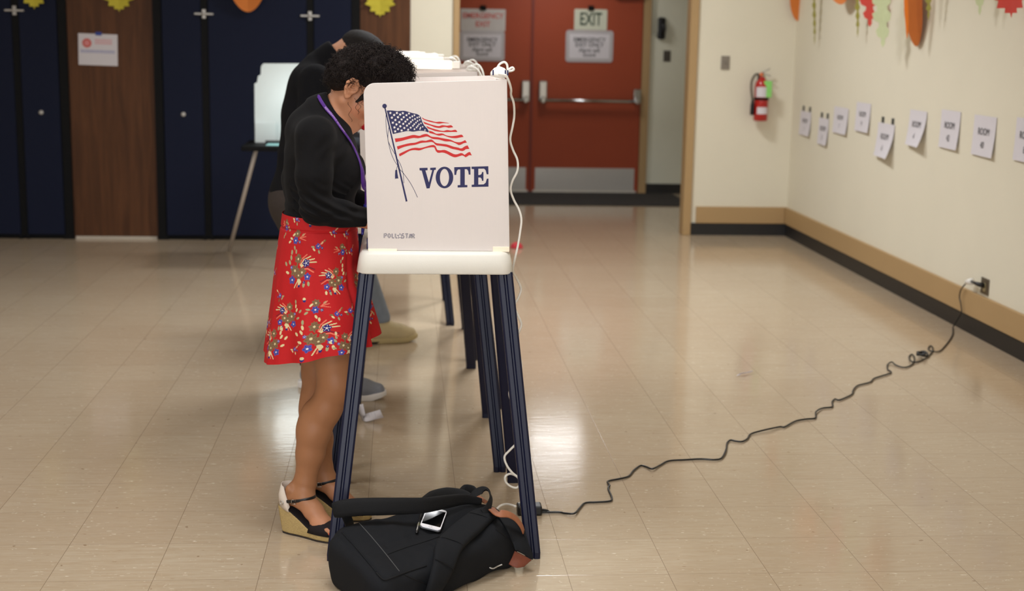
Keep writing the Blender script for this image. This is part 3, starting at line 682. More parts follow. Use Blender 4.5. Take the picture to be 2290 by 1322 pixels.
# ------------------------------------------------------------------ white voting booths
PANEL = mat('white_corrugated_panel', lin(236, 228, 224), .55, .3, var=.012, vscale=2, bump=.10, bscale=60, stretch=(4, 4, .02), trans=.22)
TRAY = mat('ivory_moulded_tray', lin(224, 220, 210), .45, .35, var=.025, vscale=12, bump=.05, bscale=300)
LEGM = mat('navy_leg', lin(17, 20, 44), .38, .3, var=.08, vscale=8)
PNAVY = mat('navy_print', lin(23, 23, 80), .6, var=.02)
PRED = mat('red_print', lin(198, 26, 25), .6, var=.03)
LAMPW = mat('lamp_diffuser', lin(255, 248, 236), .4, emit=.3)
BX, BY = .105, 4.52
def booth_parts(root):
    # tray: rounded, flaring apron
    def rr(hx, hy, r, z):
        out = []
        for qx, qy, a0 in ((hx - r, hy - r, 0), (-hx + r, hy - r, 90), (-hx + r, -hy + r, 180), (hx - r, -hy + r, 270)):
            for k in range(7): a_ = R_(a0 + k * 15); out.append((BX + qx + r * math.cos(a_), BY + qy + r * math.sin(a_), z))
        return out
    mb = MB(); T0 = .930
    mb.loft([rr(.231, .240, .03, .862), rr(.237, .248, .035, .862), rr(.240, .25, .035, .866), rr(.235, .247, .04, .90), rr(.231, .245, .04, .918), rr(.224, .239, .036, .927), rr(.214, .229, .03, T0), rr(.16, .175, .02, T0), rr(.05, .05, .01, T0)])
    mb.build('tray', TRAY, root, True)
    for sx in (-1, 1):
        for s_ in (-1, 1):
            top = Vector((BX + sx * .213, BY + s_ * .222, .868)); bot = Vector((BX + sx * .303, BY + s_ * .377, .0))
            if sx < 0: top.x += .005
            d = (bot - top).normalized(); mb = MB(); rings = []
            prof = [(-.024, -.016), (-.024, .014), (-.018, .018), (-.006, .018), (-.002, .013), (.002, .013), (.006, .018), (.018, .018), (.024, .014), (.024, -.016), (.018, -.02), (-.018, -.02)]
            for p, sc_ in ((top, 1), (bot + Vector((0, 0, .02)), .96), (bot, .93)):
                rings.append([(p.x + u * sc_, p.y + (v * -1 if s_ < 0 else v) * sc_, p.z) for u, v in prof])
            mb.loft(rings).build('leg', LEGM, root)
    # screen: near, far and rear panels of corrugated plastic
    tl, tr, br, bl = (-.113, 1.436), (.316, 1.452), (.333, .931), (-.100, .931)
    def panel(y0, y1, name):
        r = .034; pts = []
        for k in range(7):
            a_ = R_(90 + 90 * k / 6); pts.append((tl[0] + r + r * math.cos(a_), y0, tl[1] - r + r * math.sin(a_)))
        pts += [(bl[0], y0, bl[1]), (br[0], y0, br[1]), (tr[0], y0, tr[1])]
        return MB().prism(pts, (0, y1 - y0, 0)).build(name, PANEL, root, bevel=.0012, seg=1)
    near = panel(4.299, 4.304, 'near_panel'); far = panel(4.736, 4.741, 'far_panel')
    MB().add([(.316, 4.304, 1.452), (.316, 4.736, 1.452), (.333, 4.736, .931), (.333, 4.304, .931), (.311, 4.304, 1.452), (.311, 4.736, 1.452), (.328, 4.736, .931), (.328, 4.304, .931)],
             [(0, 1, 2, 3), (7, 6, 5, 4), (0, 4, 5, 1), (1, 5, 6, 2), (2, 6, 7, 3), (3, 7, 4, 0)]).build('rear_panel', PANEL, root)
    return near, far
def zp(x, y, Y=4.2988):      # picture position of the print, on the panel's own plane
    return py(840 + x / 5.507, 220 + y / 5.507, Y)
def add_poly(mb, pts, Y=4.2988, dep=.00018): mb.prism([zp(x, y, Y) for x, y in pts], (0, dep, 0))
def stroke(mb, pts, wd, Y=4.2988, k=6, raw=False):
    P = spline([(x, y, 0) for x, y in pts], k) if not raw else [Vector((x, y, 0)) for x, y in pts]
    Lf, Rt = [], []
    for i, p in enumerate(P):
        d = (P[min(i + 1, len(P) - 1)] - P[max(i - 1, 0)]).normalized(); n = Vector((-d.y, d.x, 0)); ww = wd[0] + (wd[1] - wd[0]) * i / (len(P) - 1) if isinstance(wd, tuple) else wd
        Lf.append(p + n * ww / 2); Rt.append(p - n * ww / 2)
    vs = [zp(p.x, p.y, Y) for p in Lf + Rt]; n = len(P)
    mb.add(vs, [(i, i + 1, n + i + 1, n + i) for i in range(n - 1)])
def flag_print(near):
    mb = MB(); add_poly(mb, [(110 + 28 * math.cos(a_ / 3), 95 + 28 * math.sin(a_ / 3)) for a_ in range(19)])
    add_poly(mb, [(106, 112), (122, 112), (393, 1270), (383, 1268), (372, 1276)])
    for c_ in ([(130, 170), (127, 300), (140, 430), (162, 560), (190, 670), (230, 765), (275, 832)], [(165, 345), (150, 480), (172, 570), (240, 690)], [(272, 752), (312, 830), (340, 930), (348, 1045)], [(278, 858), (340, 920), (420, 1030), (470, 1120), (516, 1220)], [(268, 832), (256, 885)]): stroke(mb, c_, 6)
    add_poly(mb, [(242, 884), (265, 880), (270, 930), (281, 990), (268, 984), (262, 993), (254, 984), (240, 996), (238, 960)])
    mb.build('flagpole_print', PNAVY, near)
    mb = MB(); cant = spline([(x, y, 0) for x, y in [(137, 151), (180, 149), (215, 151), (270, 157), (345, 153), (400, 165), (450, 180), (520, 198), (555, 228)]], 4)
    c2 = spline([(x, y, 0) for x, y in [(575, 290), (600, 335), (640, 378), (653, 418), (600, 402), (530, 400), (460, 410), (400, 402), (340, 412), (280, 425), (212, 440)]], 4)
    add_poly(mb, [(p.x, p.y) for p in cant + c2]); mb.build('canton_print', PNAVY, near)
    stars = [(182, 180), (262, 180), (335, 182), (411, 187), (478, 208), (537, 230), (228, 205), (302, 200), (380, 208), (452, 222), (513, 237), (200, 238), (275, 232), (347, 232), (423, 238), (485, 254), (543, 266), (243, 267), (320, 260), (391, 261), (456, 268), (516, 279), (212, 300), (292, 293), (367, 286), (434, 290), (497, 298), (559, 308), (257, 321), (340, 314), (413, 312), (476, 318), (534, 320), (232, 358), (304, 344), (386, 336), (460, 338), (519, 340), (579, 350), (276, 378), (354, 365), (432, 362), (504, 358), (553, 362), (241, 407), (320, 396), (401, 386), (478, 380), (546, 378), (608, 390)]
    mb = MB()
    for i, (x, y) in enumerate(stars):
        r = 20 - 6 * min(1, max(0, (x - 300) / 300)); rot = .25 + .3 * math.sin(i * 2.1); sxx = 1 - .25 * min(1, max(0, (x - 400) / 200))
        add_poly(mb, [(x + sxx * (r if k % 2 == 0 else r * .42) * math.sin(rot + k * math.pi / 5), y - (r if k % 2 == 0 else r * .42) * math.cos(rot + k * math.pi / 5)) for k in range(10)], 4.29862)
    mb.build('star_print', mat('white_print', lin(236, 228, 224), .6, var=.01), near)
    S = [([(568, 233), (610, 257), (680, 275), (740, 290), (790, 287), (840, 293), (897, 303)], [(905, 309), (870, 306), (830, 305), (780, 312), (730, 302), (680, 292), (620, 274), (578, 254)]),
         ([(583, 285), (640, 307), (720, 332), (780, 342), (820, 330), (880, 337), (930, 331), (955, 355)], [(900, 364), (850, 352), (790, 365), (730, 357), (680, 337), (602, 314)]),
         ([(622, 338), (670, 360), (750, 385), (830, 401), (880, 390), (930, 396), (985, 387), (1007, 415)], [(930, 414), (870, 416), (810, 413), (740, 404), (680, 383), (642, 370)]),
         ([(655, 398), (700, 410), (750, 436), (820, 432), (870, 455), (930, 465), (1000, 458), (1060, 447), (1082, 475)], [(1030, 484), (990, 491), (930, 486), (880, 472), (830, 454), (780, 460), (720, 441), (661, 426)]),
         ([(236, 495), (320, 485), (400, 465), (470, 450), (540, 462), (580, 445), (630, 438), (660, 455), (690, 472), (760, 478), (830, 492), (920, 508), (980, 535), (1040, 540), (1080, 525), (1112, 513), (1125, 545)], [(1085, 552), (1030, 577), (990, 557), (930, 532), (860, 530), (780, 508), (700, 499), (640, 470), (580, 480), (520, 492), (470, 487), (400, 502), (330, 522), (245, 540)]),
         ([(262, 592), (350, 568), (420, 552), (490, 545), (560, 520), (620, 522), (680, 505), (710, 520), (740, 548), (800, 558), (880, 568), (960, 595), (1020, 607), (1056, 618), (1100, 590), (1140, 580), (1155, 622)], [(1110, 627), (1072, 650), (1010, 636), (940, 622), (880, 599), (800, 585), (745, 578), (715, 547), (690, 537), (620, 544), (560, 550), (490, 572), (420, 582), (340, 602), (272, 632)]),
         ([(287, 685), (360, 650), (430, 620), (490, 608), (550, 612), (620, 595), (690, 575), (733, 580), (755, 632), (800, 640), (850, 635), (910, 660), (960, 685), (1000, 690), (1060, 672), (1095, 697), (1130, 670), (1165, 660), (1185, 702)], [(1150, 700), (1105, 727), (1075, 702), (1030, 714), (980, 727), (930, 712), (870, 680), (820, 667), (770, 672), (740, 647), (733, 610), (690, 602), (610, 617), (540, 642), (480, 637), (420, 647), (350, 687), (295, 715)])]
    mb = MB()
    for top, bot in S:
        T = spline([(x, y, 0) for x, y in top], 4); B = spline([(x, y, 0) for x, y in bot[::-1]], 4); n = 40
        def res(P):          # both edges run left to right: sample them at even steps in x
            xs = [p.x for p in P]; ys = [p.y for p in P]; q = np.linspace(xs[0], xs[-1], n + 1)
            return [Vector((x_, np.interp(x_, np.maximum.accumulate(xs), ys), 0)) for x_ in q]
        A_, B_ = res(T), res(B); vs = [zp(p.x, p.y) for p in A_ + B_]
        mb.add(vs, [(i, i + 1, n + 2 + i, n + 1 + i) for i in range(n)])
    mb.build('stripe_print', PRED, near)
    mb = MB()
    add_poly(mb, [(540, 858), (640, 855), (640, 885), (613, 888), (656, 1035), (697, 885), (672, 882), (672, 856), (742, 852), (742, 880), (722, 882), (665, 1108), (628, 1110), (568, 890), (541, 886)])
    n = 40; vs = [zp(848 + 108 * math.cos(2 * math.pi * i / n), 975 - 133 * math.sin(2 * math.pi * i / n)) for i in range(n)] + [zp(848 + 56 * math.cos(2 * math.pi * i / n), 975 - 106 * math.sin(2 * math.pi * i / n)) for i in range(n)]
    mb.add(vs, [(i, (i + 1) % n, n + (i + 1) % n, n + i) for i in range(n)])
    add_poly(mb, [(968, 848), (1167, 842), (1168, 940), (1147, 940), (1140, 895), (1125, 873), (1098, 872), (1098, 1067), (1130, 1068), (1130, 1095), (1010, 1098), (1010, 1070), (1042, 1068), (1042, 875), (1015, 876), (1000, 898), (992, 943), (970, 944)])
    add_poly(mb, [(1180, 842), (1388, 836), (1390, 935), (1368, 936), (1355, 885), (1335, 866), (1265, 867), (1265, 945), (1290, 942), (1305, 930), (1310, 908), (1328, 907), (1328, 1015), (1310, 1017), (1305, 990), (1290, 975), (1265, 975), (1265, 1062), (1330, 1060), (1355, 1040), (1370, 990), (1390, 988), (1390, 1088), (1183, 1092), (1183, 1065), (1212, 1062), (1212, 872), (1182, 870)])
    mb.build('vote_lettering', PNAVY, near)
    # maker's lettering: rounded outline capitals with a star
    G = {'P': [[(0, 1), (0, .1), (.55, .1), (.72, .28), (.55, .5), (.25, .5)]], 'O': [[(.1, .3), (.4, .08), (.75, .3), (.75, .72), (.42, .95), (.1, .72), (.1, .3)]], 'L': [[(.1, .05), (.1, .78), (.25, .95), (.72, .95)]], 'S': [[(.75, .1), (.25, .1), (.08, .28), (.25, .5), (.6, .5), (.75, .72), (.58, .95), (.05, .95)]], 'T': [[(0, .1), (.85, .1)], [(.42, .1), (.42, 1)]], 'A': [[(.0, 1), (.38, .1), (.55, .1), (.85, 1)], [(.25, .7), (.7, .7)]], 'R': [[(.05, 1), (.05, .1), (.55, .1), (.72, .28), (.55, .5), (.25, .5)], [(.35, .5), (.8, 1)]]}
    for wd, Y, m_, nm in ((13.5, 4.2988, PNAVY, 'maker_lettering'), (3.6, 4.29862, MATS['white_print'], 'maker_lettering_core')):
        mb = MB()
        for ch, x0 in (('P', 107), ('O', 150), ('L', 199), ('L', 240), ('S', 320), ('T', 366), ('A', 410), ('R', 447)):
            for s_ in G[ch]: stroke(mb, [(x0 + 40 * u, 1662 + 4 * (x0 - 107) / 340 + 58 * v) for u, v in s_], wd, Y, raw=True)
        st = lambda r: [(300 + (r if k % 2 == 0 else r * .42) * math.sin(k * math.pi / 5), 1697 - (r if k % 2 == 0 else r * .42) * math.cos(k * math.pi / 5)) for k in range(10)]
        add_poly(mb, st(40 if nm == 'maker_lettering' else 26), Y); mb.build(nm, m_, near)
booth = thing('voting_booth', 'front white voting booth with VOTE and a waving flag printed on its screen', 'voting booth', (BX, BY, 0), 'row of white voting booths')
booth_parts(booth)
back = copy_tree(booth)                                      # plain booth kept for the rest of the row
near = [c for c in booth.children if c.name.startswith('near_panel')][0]
flag_print(near)
for x0, x1, z1 in ((823, 888, .9365), (1102, 1139, .945)):
    a = py(x0, 565, 4.297); b_ = py(x1, 565, 4.297)
    MB().box((a.x, 4.2955, .929), (b_.x, 4.2985, z1)).build('panel_clip_glow', mat('pale_leak_glow', lin(255, 238, 214), .4, var=.02), booth, bevel=.001)  # clips stand in for lamp light leaking under the panel, glow painted pale
a = py(823, 545, 4.34)
box_obj('marker_holder', (a.x - .004, 4.33, .930), (a.x + .02, 4.36, .962), PNAVY, booth, bevel=.002)
# power tap on the corner of the front screen
tp = thing('power_tap', 'white power tap perched on the corner of the front screen', 'power tap', (.29, 4.325, 1.455))
rings = []
for s_, hz in ((0, .008), (.2, .020), (.5, .026), (.8, .020), (1, .008)):
    cx = .268 + .052 * s_; rings.append([(cx, 4.325 + .02 * math.cos(2 * math.pi * k / 14), 1.466 + hz * math.sin(2 * math.pi * k / 14) * (1 if math.sin(2 * math.pi * k / 14) > 0 else .55)) for k in range(14)])
MB().loft(rings).build('body', WHITEPL, tp, True)
for cx in (.274, .311, .318): MB().box((cx - .002, 4.3035, 1.464), (cx + .002, 4.307, 1.480)).build('slot', PNAVY, tp)
wc = [(1112, 152, 4.34), (1118, 143, 4.34), (1128, 139, 4.34), (1134, 145, 4.34), (1136, 157, 4.34), (1141, 159, 4.34), (1149, 156, 4.34), (1146, 151, 4.34), (1139, 155, 4.34), (1134, 164, 4.34), (1127, 167, 4.325), (1116, 166, 4.31), (1122, 166, 4.298), (1132, 170, 4.30), (1139, 185, 4.31), (1143, 200, 4.33), (1143, 213, 4.36), (1149, 232, 4.38), (1150, 260, 4.4), (1146, 285, 4.4), (1141, 312, 4.4), (1147, 335, 4.4), (1157, 358, 4.4), (1157, 382, 4.4), (1146, 405, 4.4), (1142, 425, 4.4), (1149, 447, 4.4), (1161, 470, 4.4), (1166, 492, 4.4), (1163, 520, 4.4), (1158, 550, 4.4), (1151, 582, 4.4), (1147, 606, 4.42), (1155, 622, 4.46), (1165, 645, 4.48), (1160, 665, 4.48), (1150, 685, 4.48), (1158, 705, 4.48), (1166, 725, 4.48), (1161, 742, 4.48), (1155, 758, 4.5), (1157, 778, 4.5), (1163, 800, 4.52), (1166, 822, 4.52), (1158, 842, 4.52), (1145, 862, 4.52), (1139, 880, 4.52), (1143, 897, 4.54), (1147, 908, 4.54), (1160, 940, 4.55), (1168, 965, 4.55), (1158, 988, 4.55), (1140, 1007, 4.55), (1128, 1022, 4.55), (1134, 1042, 4.55), (1146, 1058, 4.55), (1158, 1068, 4.55), (1163, 1080, 4.55), (1156, 1091, 4.55), (1142, 1088, 4.55), (1131, 1078, 4.55), (1130, 1066, 4.55), (1141, 1060, 4.56), (1156, 1066, 4.57), (1170, 1080, 4.58), (1178, 1100, 4.58), (1172, 1117, 4.57), (1158, 1128, 4.56)]
o = MB().tube(spline([py(*p) for p in wc], 5), .0037, 8).build('white_cord', WHITEPL, None, True, loc=tuple(py(1139, 185, 4.31)))
tag(o, 'thin white cord hanging in waves down the right side of the front booth', 'cord')
o = MB().tube(spline([gp(1112, 1138, .03), gp(1120, 1131, .03), gp(1135, 1128, .04), gp(1153, 1133, .055)], 6), .0042, 8).build('white_cord', WHITEPL, None, True, loc=tuple(gp(1112, 1138, .03)))
tag(o, 'short loop of white cord between the backpack and the power strip', 'cord')
# the rest of the row
row = [(.063, 5.40, 'second white voting booth, half hidden behind the front VOTE booth'), (.073, 6.264, 'third white voting booth in the row, used by the man in black'), (.052, 7.22, 'fourth white voting booth in the row, behind the man in black'), (-.03, 8.07, 'rearmost white voting booth at the end of the row')]
for i, (bx, by, lab) in enumerate(row):
    b = back if i == 0 else copy_tree(back)
    b.location = (bx, by, 0); b['label'] = lab; b.rotation_euler = (0, 0, R_(5.5) if i == 1 else 0)
rowb = [o for o in C.objects if o.name.startswith('voting_booth') and o is not booth]
for i, b in enumerate(rowb):
    bx, by = b.location.x, b.location.y; z0 = 1.452
    l = MB().box((bx - .20, by + .196, z0 - .004), (bx + .135, by + .246, z0 + .03)).build('lamp_housing', LAMPW, b, bevel=.006)
    MB().box((bx + .135, by + .20, z0), (bx + .165, by + .24, z0 + .028)).build('lamp_end', WHITEPL, l, bevel=.004)
    tpb = MB().lathe([(.001, 0), (.018, 0), (.020, .008), (.014, .020), (.001, .024)], (bx + .19, by - .19, 1.452), 14)
    tpb.tube(spline([(bx + .19, by - .19, 1.468), (bx + .205, by - .2, 1.478), (bx + .222, by - .21, 1.468), (bx + .234, by - .22, 1.43), (bx + .238, by - .2, 1.34)]), .004, 8)
    tpb.tube(spline([(bx + .17, by - .19, 1.457), (bx + .185, by - .21, 1.468), (bx + .21, by - .23, 1.46), (bx + .228, by - .235, 1.43)]), .0038, 8)
    tpb.build('power_tap', WHITEPL, b, True)
def booth_light(bx, by, pw):
    d = bpy.data.lights.new('booth_lamp', 'POINT'); d.energy = pw; d.color = (1, .92, .84); d.shadow_soft_size = .08
    o = bpy.data.objects.new('booth_lamp', d); C.objects.link(o); o.location = (bx, by, 1.30)
booth_light(BX + .15, BY, 1.1)
for bx, by, _ in row: booth_light(bx + .1, by + .02, .75)

# ------------------------------------------------------------------ older booth with tubular legs at the back left
Yb = 9.9
t = thing('metal_leg_booth', 'pale voting booth with stepped screen on thin silver legs at the back left', 'voting booth', (-.72, 10.05, 0))
ps = [(585, 320), (570, 320), (569, 187), (575, 184), (577, 170), (583, 167), (584, 148), (589, 142), (705, 142), (705, 320)]
pts = [py(x, y, Yb) for x, y in ps]
SCR = mat('pale_screen', lin(226, 232, 230), .5, .3, var=.02, trans=.2)
MB().prism(pts, (0, .006, 0)).build('back_screen', SCR, t)
x0, x1 = pts[1].x, pts[-1].x; zt = pts[-1].z
box_obj('side_screen', (x1 - .006, 9.62, pts[0].z), (x1, Yb, 1.36), SCR, t)
p0 = py(556, 326, 9.6); zt = p0.z
MB().box((x0 - .06, 9.58, zt - .035), (x1 + .03, 10.12, zt)).build('tray', BLKM, t, bevel=.008)
box_obj('ballot_sheet', (x0 + .1, 9.62, zt), (x1 - .05, 9.84, zt + .003), mat('pale_turquoise', lin(150, 205, 205), .7), t)
fl = MB().box((x0 + .005, 9.86, zt), (x0 + .15, 9.895, zt + .14)); fl.build('card_pocket', SCR, t, bevel=.004)
box_obj('pen_clip', (x0 + .08, 9.80, zt + .003), (x0 + .22, 9.84, zt + .02), BLKPL, t)
ALU = mat('silver_tube', lin(196, 186, 176), .4, metal=.1)
ft = gp(512, 563, 0)
for tx_, ty_, bx_, by_ in ((x0 + .01, 9.95, ft.x, ft.y), (x1, 9.95, x1 + .22, ft.y), (x0 + .02, 9.66, x0 - .02, 9.30), (x1, 9.66, x1 + .2, 9.3)):
    if by_ < 9.5 and tx_ < -.5: tx_, bx_ = -.55, -.50
    MB().tube([(tx_, ty_, zt - .03), (bx_, by_, 0)], .014, 10).build('leg', ALU, t, True)
d = bpy.data.lights.new('booth_lamp', 'POINT'); d.energy = 2.4; d.color = (.92, 1, 1); d.shadow_soft_size = .18
o = bpy.data.objects.new('booth_lamp', d); C.objects.link(o); o.location = (-.70, 9.66, 1.15)

# ------------------------------------------------------------------ people
SKIN = mat('skin', None, .5, .35, var=.05, vscale=40, bump=.05, bscale=500, attr='tint')
KNIT = mat('black_knit', lin(19, 18, 19), .9, .12, var=.15, vscale=150, bump=.15, bscale=700, sheen=.02)
FACE_C, LEG_C, HAND_C = np.array(lin(186, 130, 98)[:3]), np.array(lin(158, 108, 74)[:3]), np.array(lin(188, 124, 90)[:3])
def hand(F, wrist, d, n, s, curls, thumb_curl=.5, L=.175, k=.004):
    """palm and five fingers; d towards the fingers, n out of the palm, s towards the thumb"""
    wrist, d, n, s = (np.array(v, float) for v in (wrist, d, n, s)); d /= np.linalg.norm(d); n = n - d * (n @ d); n /= np.linalg.norm(n); s = s - d * (s @ d) - n * (s @ n); s /= np.linalg.norm(s)
    u = L / .18
    for i, (off, ln) in enumerate(((.027, .074), (.009, .080), (-.009, .074), (-.026, .058))):
        base = wrist + d * (.088 - abs(i - 1) * .004) * u + s * off * u
        F.cone(wrist + d * .012 * u + s * off * .6 * u, base, .015 * u, .0115 * u, .010)
        p = base; ang = 0.; r = (.0095 - .0006 * (i == 3)) * u
        for seg, fr in enumerate((.46, .30, .24)):
            ang += curls[i] * (.8, 1.1, .7)[seg]; q = p + (d * math.cos(ang) + n * math.sin(ang)) * ln * fr * u + s * (.0022 * (1 - i)) * u
            F.cone(p, q, r, r * .92, k); p = q; r *= .92
    b0 = wrist + d * .022 * u + s * .026 * u + n * .006; b1 = b0 + (d * .55 + s * .62 + n * .35) * .042 * u; b2 = b1 + (d * .85 + s * .12 + n * thumb_curl) * .032 * u; b3 = b2 + (d * .9 - s * .15 + n * thumb_curl) * .026 * u
    F.chain([b0, b1, b2, b3], [.015 * u, .0115 * u, .0105 * u, .0085 * u], .006)
    return b3
def head(F, ear, th, yc, face_only=False, male=False):
    """head whose ear canal projects to 'ear' (x, z); th: how far the gaze is lowered. returns the head frame"""
    f = np.array([math.cos(th), 0, -math.sin(th)]); u = np.array([math.sin(th), 0, math.cos(th)]); l = np.array([0, 1., 0])
    o = np.array([ear[0], yc, ear[1]]); Rm = [f, l, u]; H = lambda a, b, c=0.: o + f * a + u * b + l * c
    F.ell(H(-.004, .050), (.094, .072, .072), .02, rot=Rm)                       # cranium
    F.ell(H(.043, .040), (.053, .063, .054), .02, rot=Rm)                        # forehead
    F.ell(H(.045, -.02), (.050, .058, .065), .02, rot=Rm)                        # mid face
    for sd in (-1, 1):
        F.cone(H(.0, -.042, .048 * sd), H(.055, -.076, .018 * sd), .020, .018, .018)   # jaw line
        F.ell(H(.062, -.022, .038 * sd), (.024, .022, .022), .015, rot=Rm)             # cheek
        F.ell(H(.088, .024, .030 * sd), (.014, .020, .010), .010, rot=Rm)              # brow
        F.ell(H(.083, .004, .031 * sd), (.013, .016, .011), .004, rot=Rm)              # lowered eyelid
        # ear: rim, anti-helix, lobe, concha
        E_ = lambda a, b, c: H(a, b, sd * (.070 + c))
        rim = [E_(.010, .004, .002), E_(.006, .020, .006), E_(-.006, .030, .012), E_(-.021, .026, .016), E_(-.027, .010, .016), E_(-.022, -.008, .013), E_(-.012, -.022, .009), E_(-.003, -.028, .006), E_(.003, -.022, .003)]
        F.ell(E_(-.008, .002, .002), (.018, .008, .028), .006, rot=Rm)
        F.chain(rim, [.0045, .0045, .005, .005, .005, .0045, .005, .0065, .005], .003)
        F.chain([E_(-.003, .018, .009), E_(-.013, .010, .011), E_(-.014, -.004, .010), E_(-.005, -.014, .008)], [.0035, .004, .004, .0035], .003)
        F.ell(E_(-.004, .002, .012), (.008, .008, .011), .003, 's', rot=Rm)
        F.ell(E_(.007, -.002, .004), (.005, .005, .007), .003, rot=Rm)
    F.ell(H(.072, -.086), (.020, .022, .018), .014, rot=Rm)                      # chin
    F.chain([H(.096, .018), H(.108, -.010), H(.118, -.030)], [.008, .010, .0115], .008)   # nose
    for sd in (-1, 1): F.ell(H(.106, -.034, .011 * sd), (.010, .008, .007), .005, rot=Rm)
    F.ell(H(.086, -.064), (.018, .026, .016), .010, rot=Rm)                      # mouth mound
    F.ell(H(.103, -.0605), (.007, .021, .0055), .003, rot=Rm); F.ell(H(.099, -.0735), (.0075, .018, .0062), .003, rot=Rm)
    F.ell(H(.112, -.0672), (.010, .024, .0012), .002, 's', rot=Rm)
    return H, Rm
def head_colour(V, Hf, Rm, col, lips, brow):
    o = Hf(0, 0); q = V - o; a, c, b = q @ Rm[0], q @ Rm[1], q @ Rm[2]
    m = (np.abs((b + .0670)) < .0125 * np.sqrt(np.clip(1 - (c / .025) ** 2, 0, 1))) & (a > .090); col[m] = lips
    m = (np.abs(b - (.030 - .12 * (np.abs(c) - .03))) < .0035) & (np.abs(np.abs(c) - .031) < .019) & (a > .07); col[m] = brow
    m = (np.abs(b + .006 - .15 * (np.abs(c) - .03)) < .0018) & (np.abs(np.abs(c) - .031) < .014) & (a > .08); col[m] = brow * .7
    m = (a > .03) & (b < .0) & (b > -.06) & (np.abs(c) > .03) & (np.abs(c) < .06); col[m] = col[m] * np.array([1.06, .94, .92])
    return col

# ---- woman at the front booth
YW = 4.45
F = Field((-.50, 4.12, .0), (.14, 4.80, 1.58), .0029)
H, Rm = head(F, (-.147, 1.411), R_(39), YW)
F.cone((-.225, YW, 1.325), (-.160, YW, 1.385), .052, .050, .02); F.cone((-.19, YW, 1.345), (-.135, YW, 1.36), .042, .040, .02)
F.ell((-.25, YW, 1.26), (.095, .135, .09), .03); F.ell((-.25, YW, 1.10), (.10, .115, .16), .03); F.ell((-.265, YW, .90), (.12, .145, .12), .03)
arms = [[(-.258, 4.315, 1.275), (-.262, 4.29, 1.155), (-.255, 4.290, 1.058), (-.18, 4.316, 1.038), (-.116, 4.356, 1.016)], [(-.25, 4.585, 1.275), (-.245, 4.615, 1.16), (-.235, 4.62, 1.062), (-.165, 4.60, 1.048), (-.105, 4.575, 1.035)]]
for A_ in arms: F.chain(A_, [.045, .040, .034, .031, .025], .02)
hand(F, (-.116, 4.356, 1.016), (.86, .20, -.42), (.2, .2, -.9), (-.1, 1, .2), (.5, .55, .62, .7), .5)
hand(F, (-.105, 4.575, 1.035), (.80, -.16, -.55), (-.2, 0, -1), (0, -1, .0), (.2, .22, .25, .3), .3)
# legs: near leg forward at the knee, far leg locked straight
F.chain([(-.268, 4.385, .88), (-.225, 4.375, .66), (-.201, 4.372, .495), (-.238, 4.378, .41), (-.272, 4.384, .335), (-.285, 4.388, .265), (-.303, 4.392, .165), (-.310, 4.392, .125)], [.085, .066, .056, .050, .049, .043, .033, .034], .02)
F.ell((-.285, 4.384, .345), (.038, .042, .085), .025)
F.ell((-.165, 4.372, .487), (.03, .034, .04), .03)
F.chain([(-.268, 4.52, .88), (-.268, 4.53, .66), (-.268, 4.545, .49), (-.275, 4.555, .36), (-.266, 4.56, .26), (-.257, 4.565, .155), (-.255, 4.568, .12)], [.085, .066, .051, .047, .042, .032, .033], .02)
F.ell((-.290, 4.552, .365), (.038, .042, .085), .025)
SHOES = [((-.378, 4.422), (.836, -.549)), ((-.322, 4.585), (.93, -.368))]
def foot(F, o, d):
    d = np.array([d[0], d[1], 0.]); s = np.array([-d[1], d[0], 0]); o = np.array([o[0], o[1], 0.]); P = lambda a, z, c=0.: o + d * a + s * c + np.array([0, 0, z])
    F.cone(P(.032, .112), P(.05, .118), .029, .030, .02)
    F.chain([P(.055, .135), P(.085, .118), P(.125, .082), P(.165, .052)], [.032, .032, .029, .022], .018)
    F.cone(P(.15, .048, -.014), P(.178, .040, -.018), .024, .018, .015); F.cone(P(.15, .048, .014), P(.178, .040, .018), .024, .018, .015)
    F.ell(P(.045, .142, .026), (.011, .011, .013), .012); F.ell(P(.05, .150, -.028), (.012, .012, .014), .012)
    for j in range(5):
        c = (j - 2) * .0145; L = .218 - .006 * abs(j - 1.2) ** 1.6
        F.chain([P(.175, .040, c), P(.200, .040, c), P(L + .008, .032, c)], [.011, .0095, .0085 + .002 * (j in (0, 4))], .003)
for o_, d_ in SHOES: foot(F, o_, d_)
def wcol(V):
    col = np.tile(FACE_C, (len(V), 1)); col[V[:, 2] < .95] = LEG_C
    m = (V[:, 2] < 1.04) & (V[:, 2] > .93) & (V[:, 0] > -.12); col[m] = HAND_C
    foot_ = V[:, 2] < .13; f = np.clip((.13 - V[:, 2]) / .06, 0, 1)[:, None]; col = np.where(foot_[:, None], col * (1 - f * .6) + np.array(lin(198, 138, 104)[:3]) * f * .6, col)
    for o_, d_ in SHOES:
        a = (V[:, 0] - o_[0]) * d_[0] + (V[:, 1] - o_[1]) * d_[1]; c = -(V[:, 0] - o_[0]) * d_[1] + (V[:, 1] - o_[1]) * d_[0]
        col[(a > .208) & (V[:, 2] < .06) & (V[:, 2] > .030) & (np.abs(((c / .0145) + 20.5) % 1 - .5) < .32) & (np.abs(c) < .04)] = lin(226, 44, 36)[:3]
    return head_colour(V, H, Rm, col, np.array(lin(178, 24, 34)[:3]), np.array(lin(40, 26, 22)[:3]))
woman = F.mesh('person', SKIN, None, (-.28, 4.47, 0), 1, wcol)
tag(woman, 'curly-haired person in a black top and red floral skirt bent over the front booth', 'person')

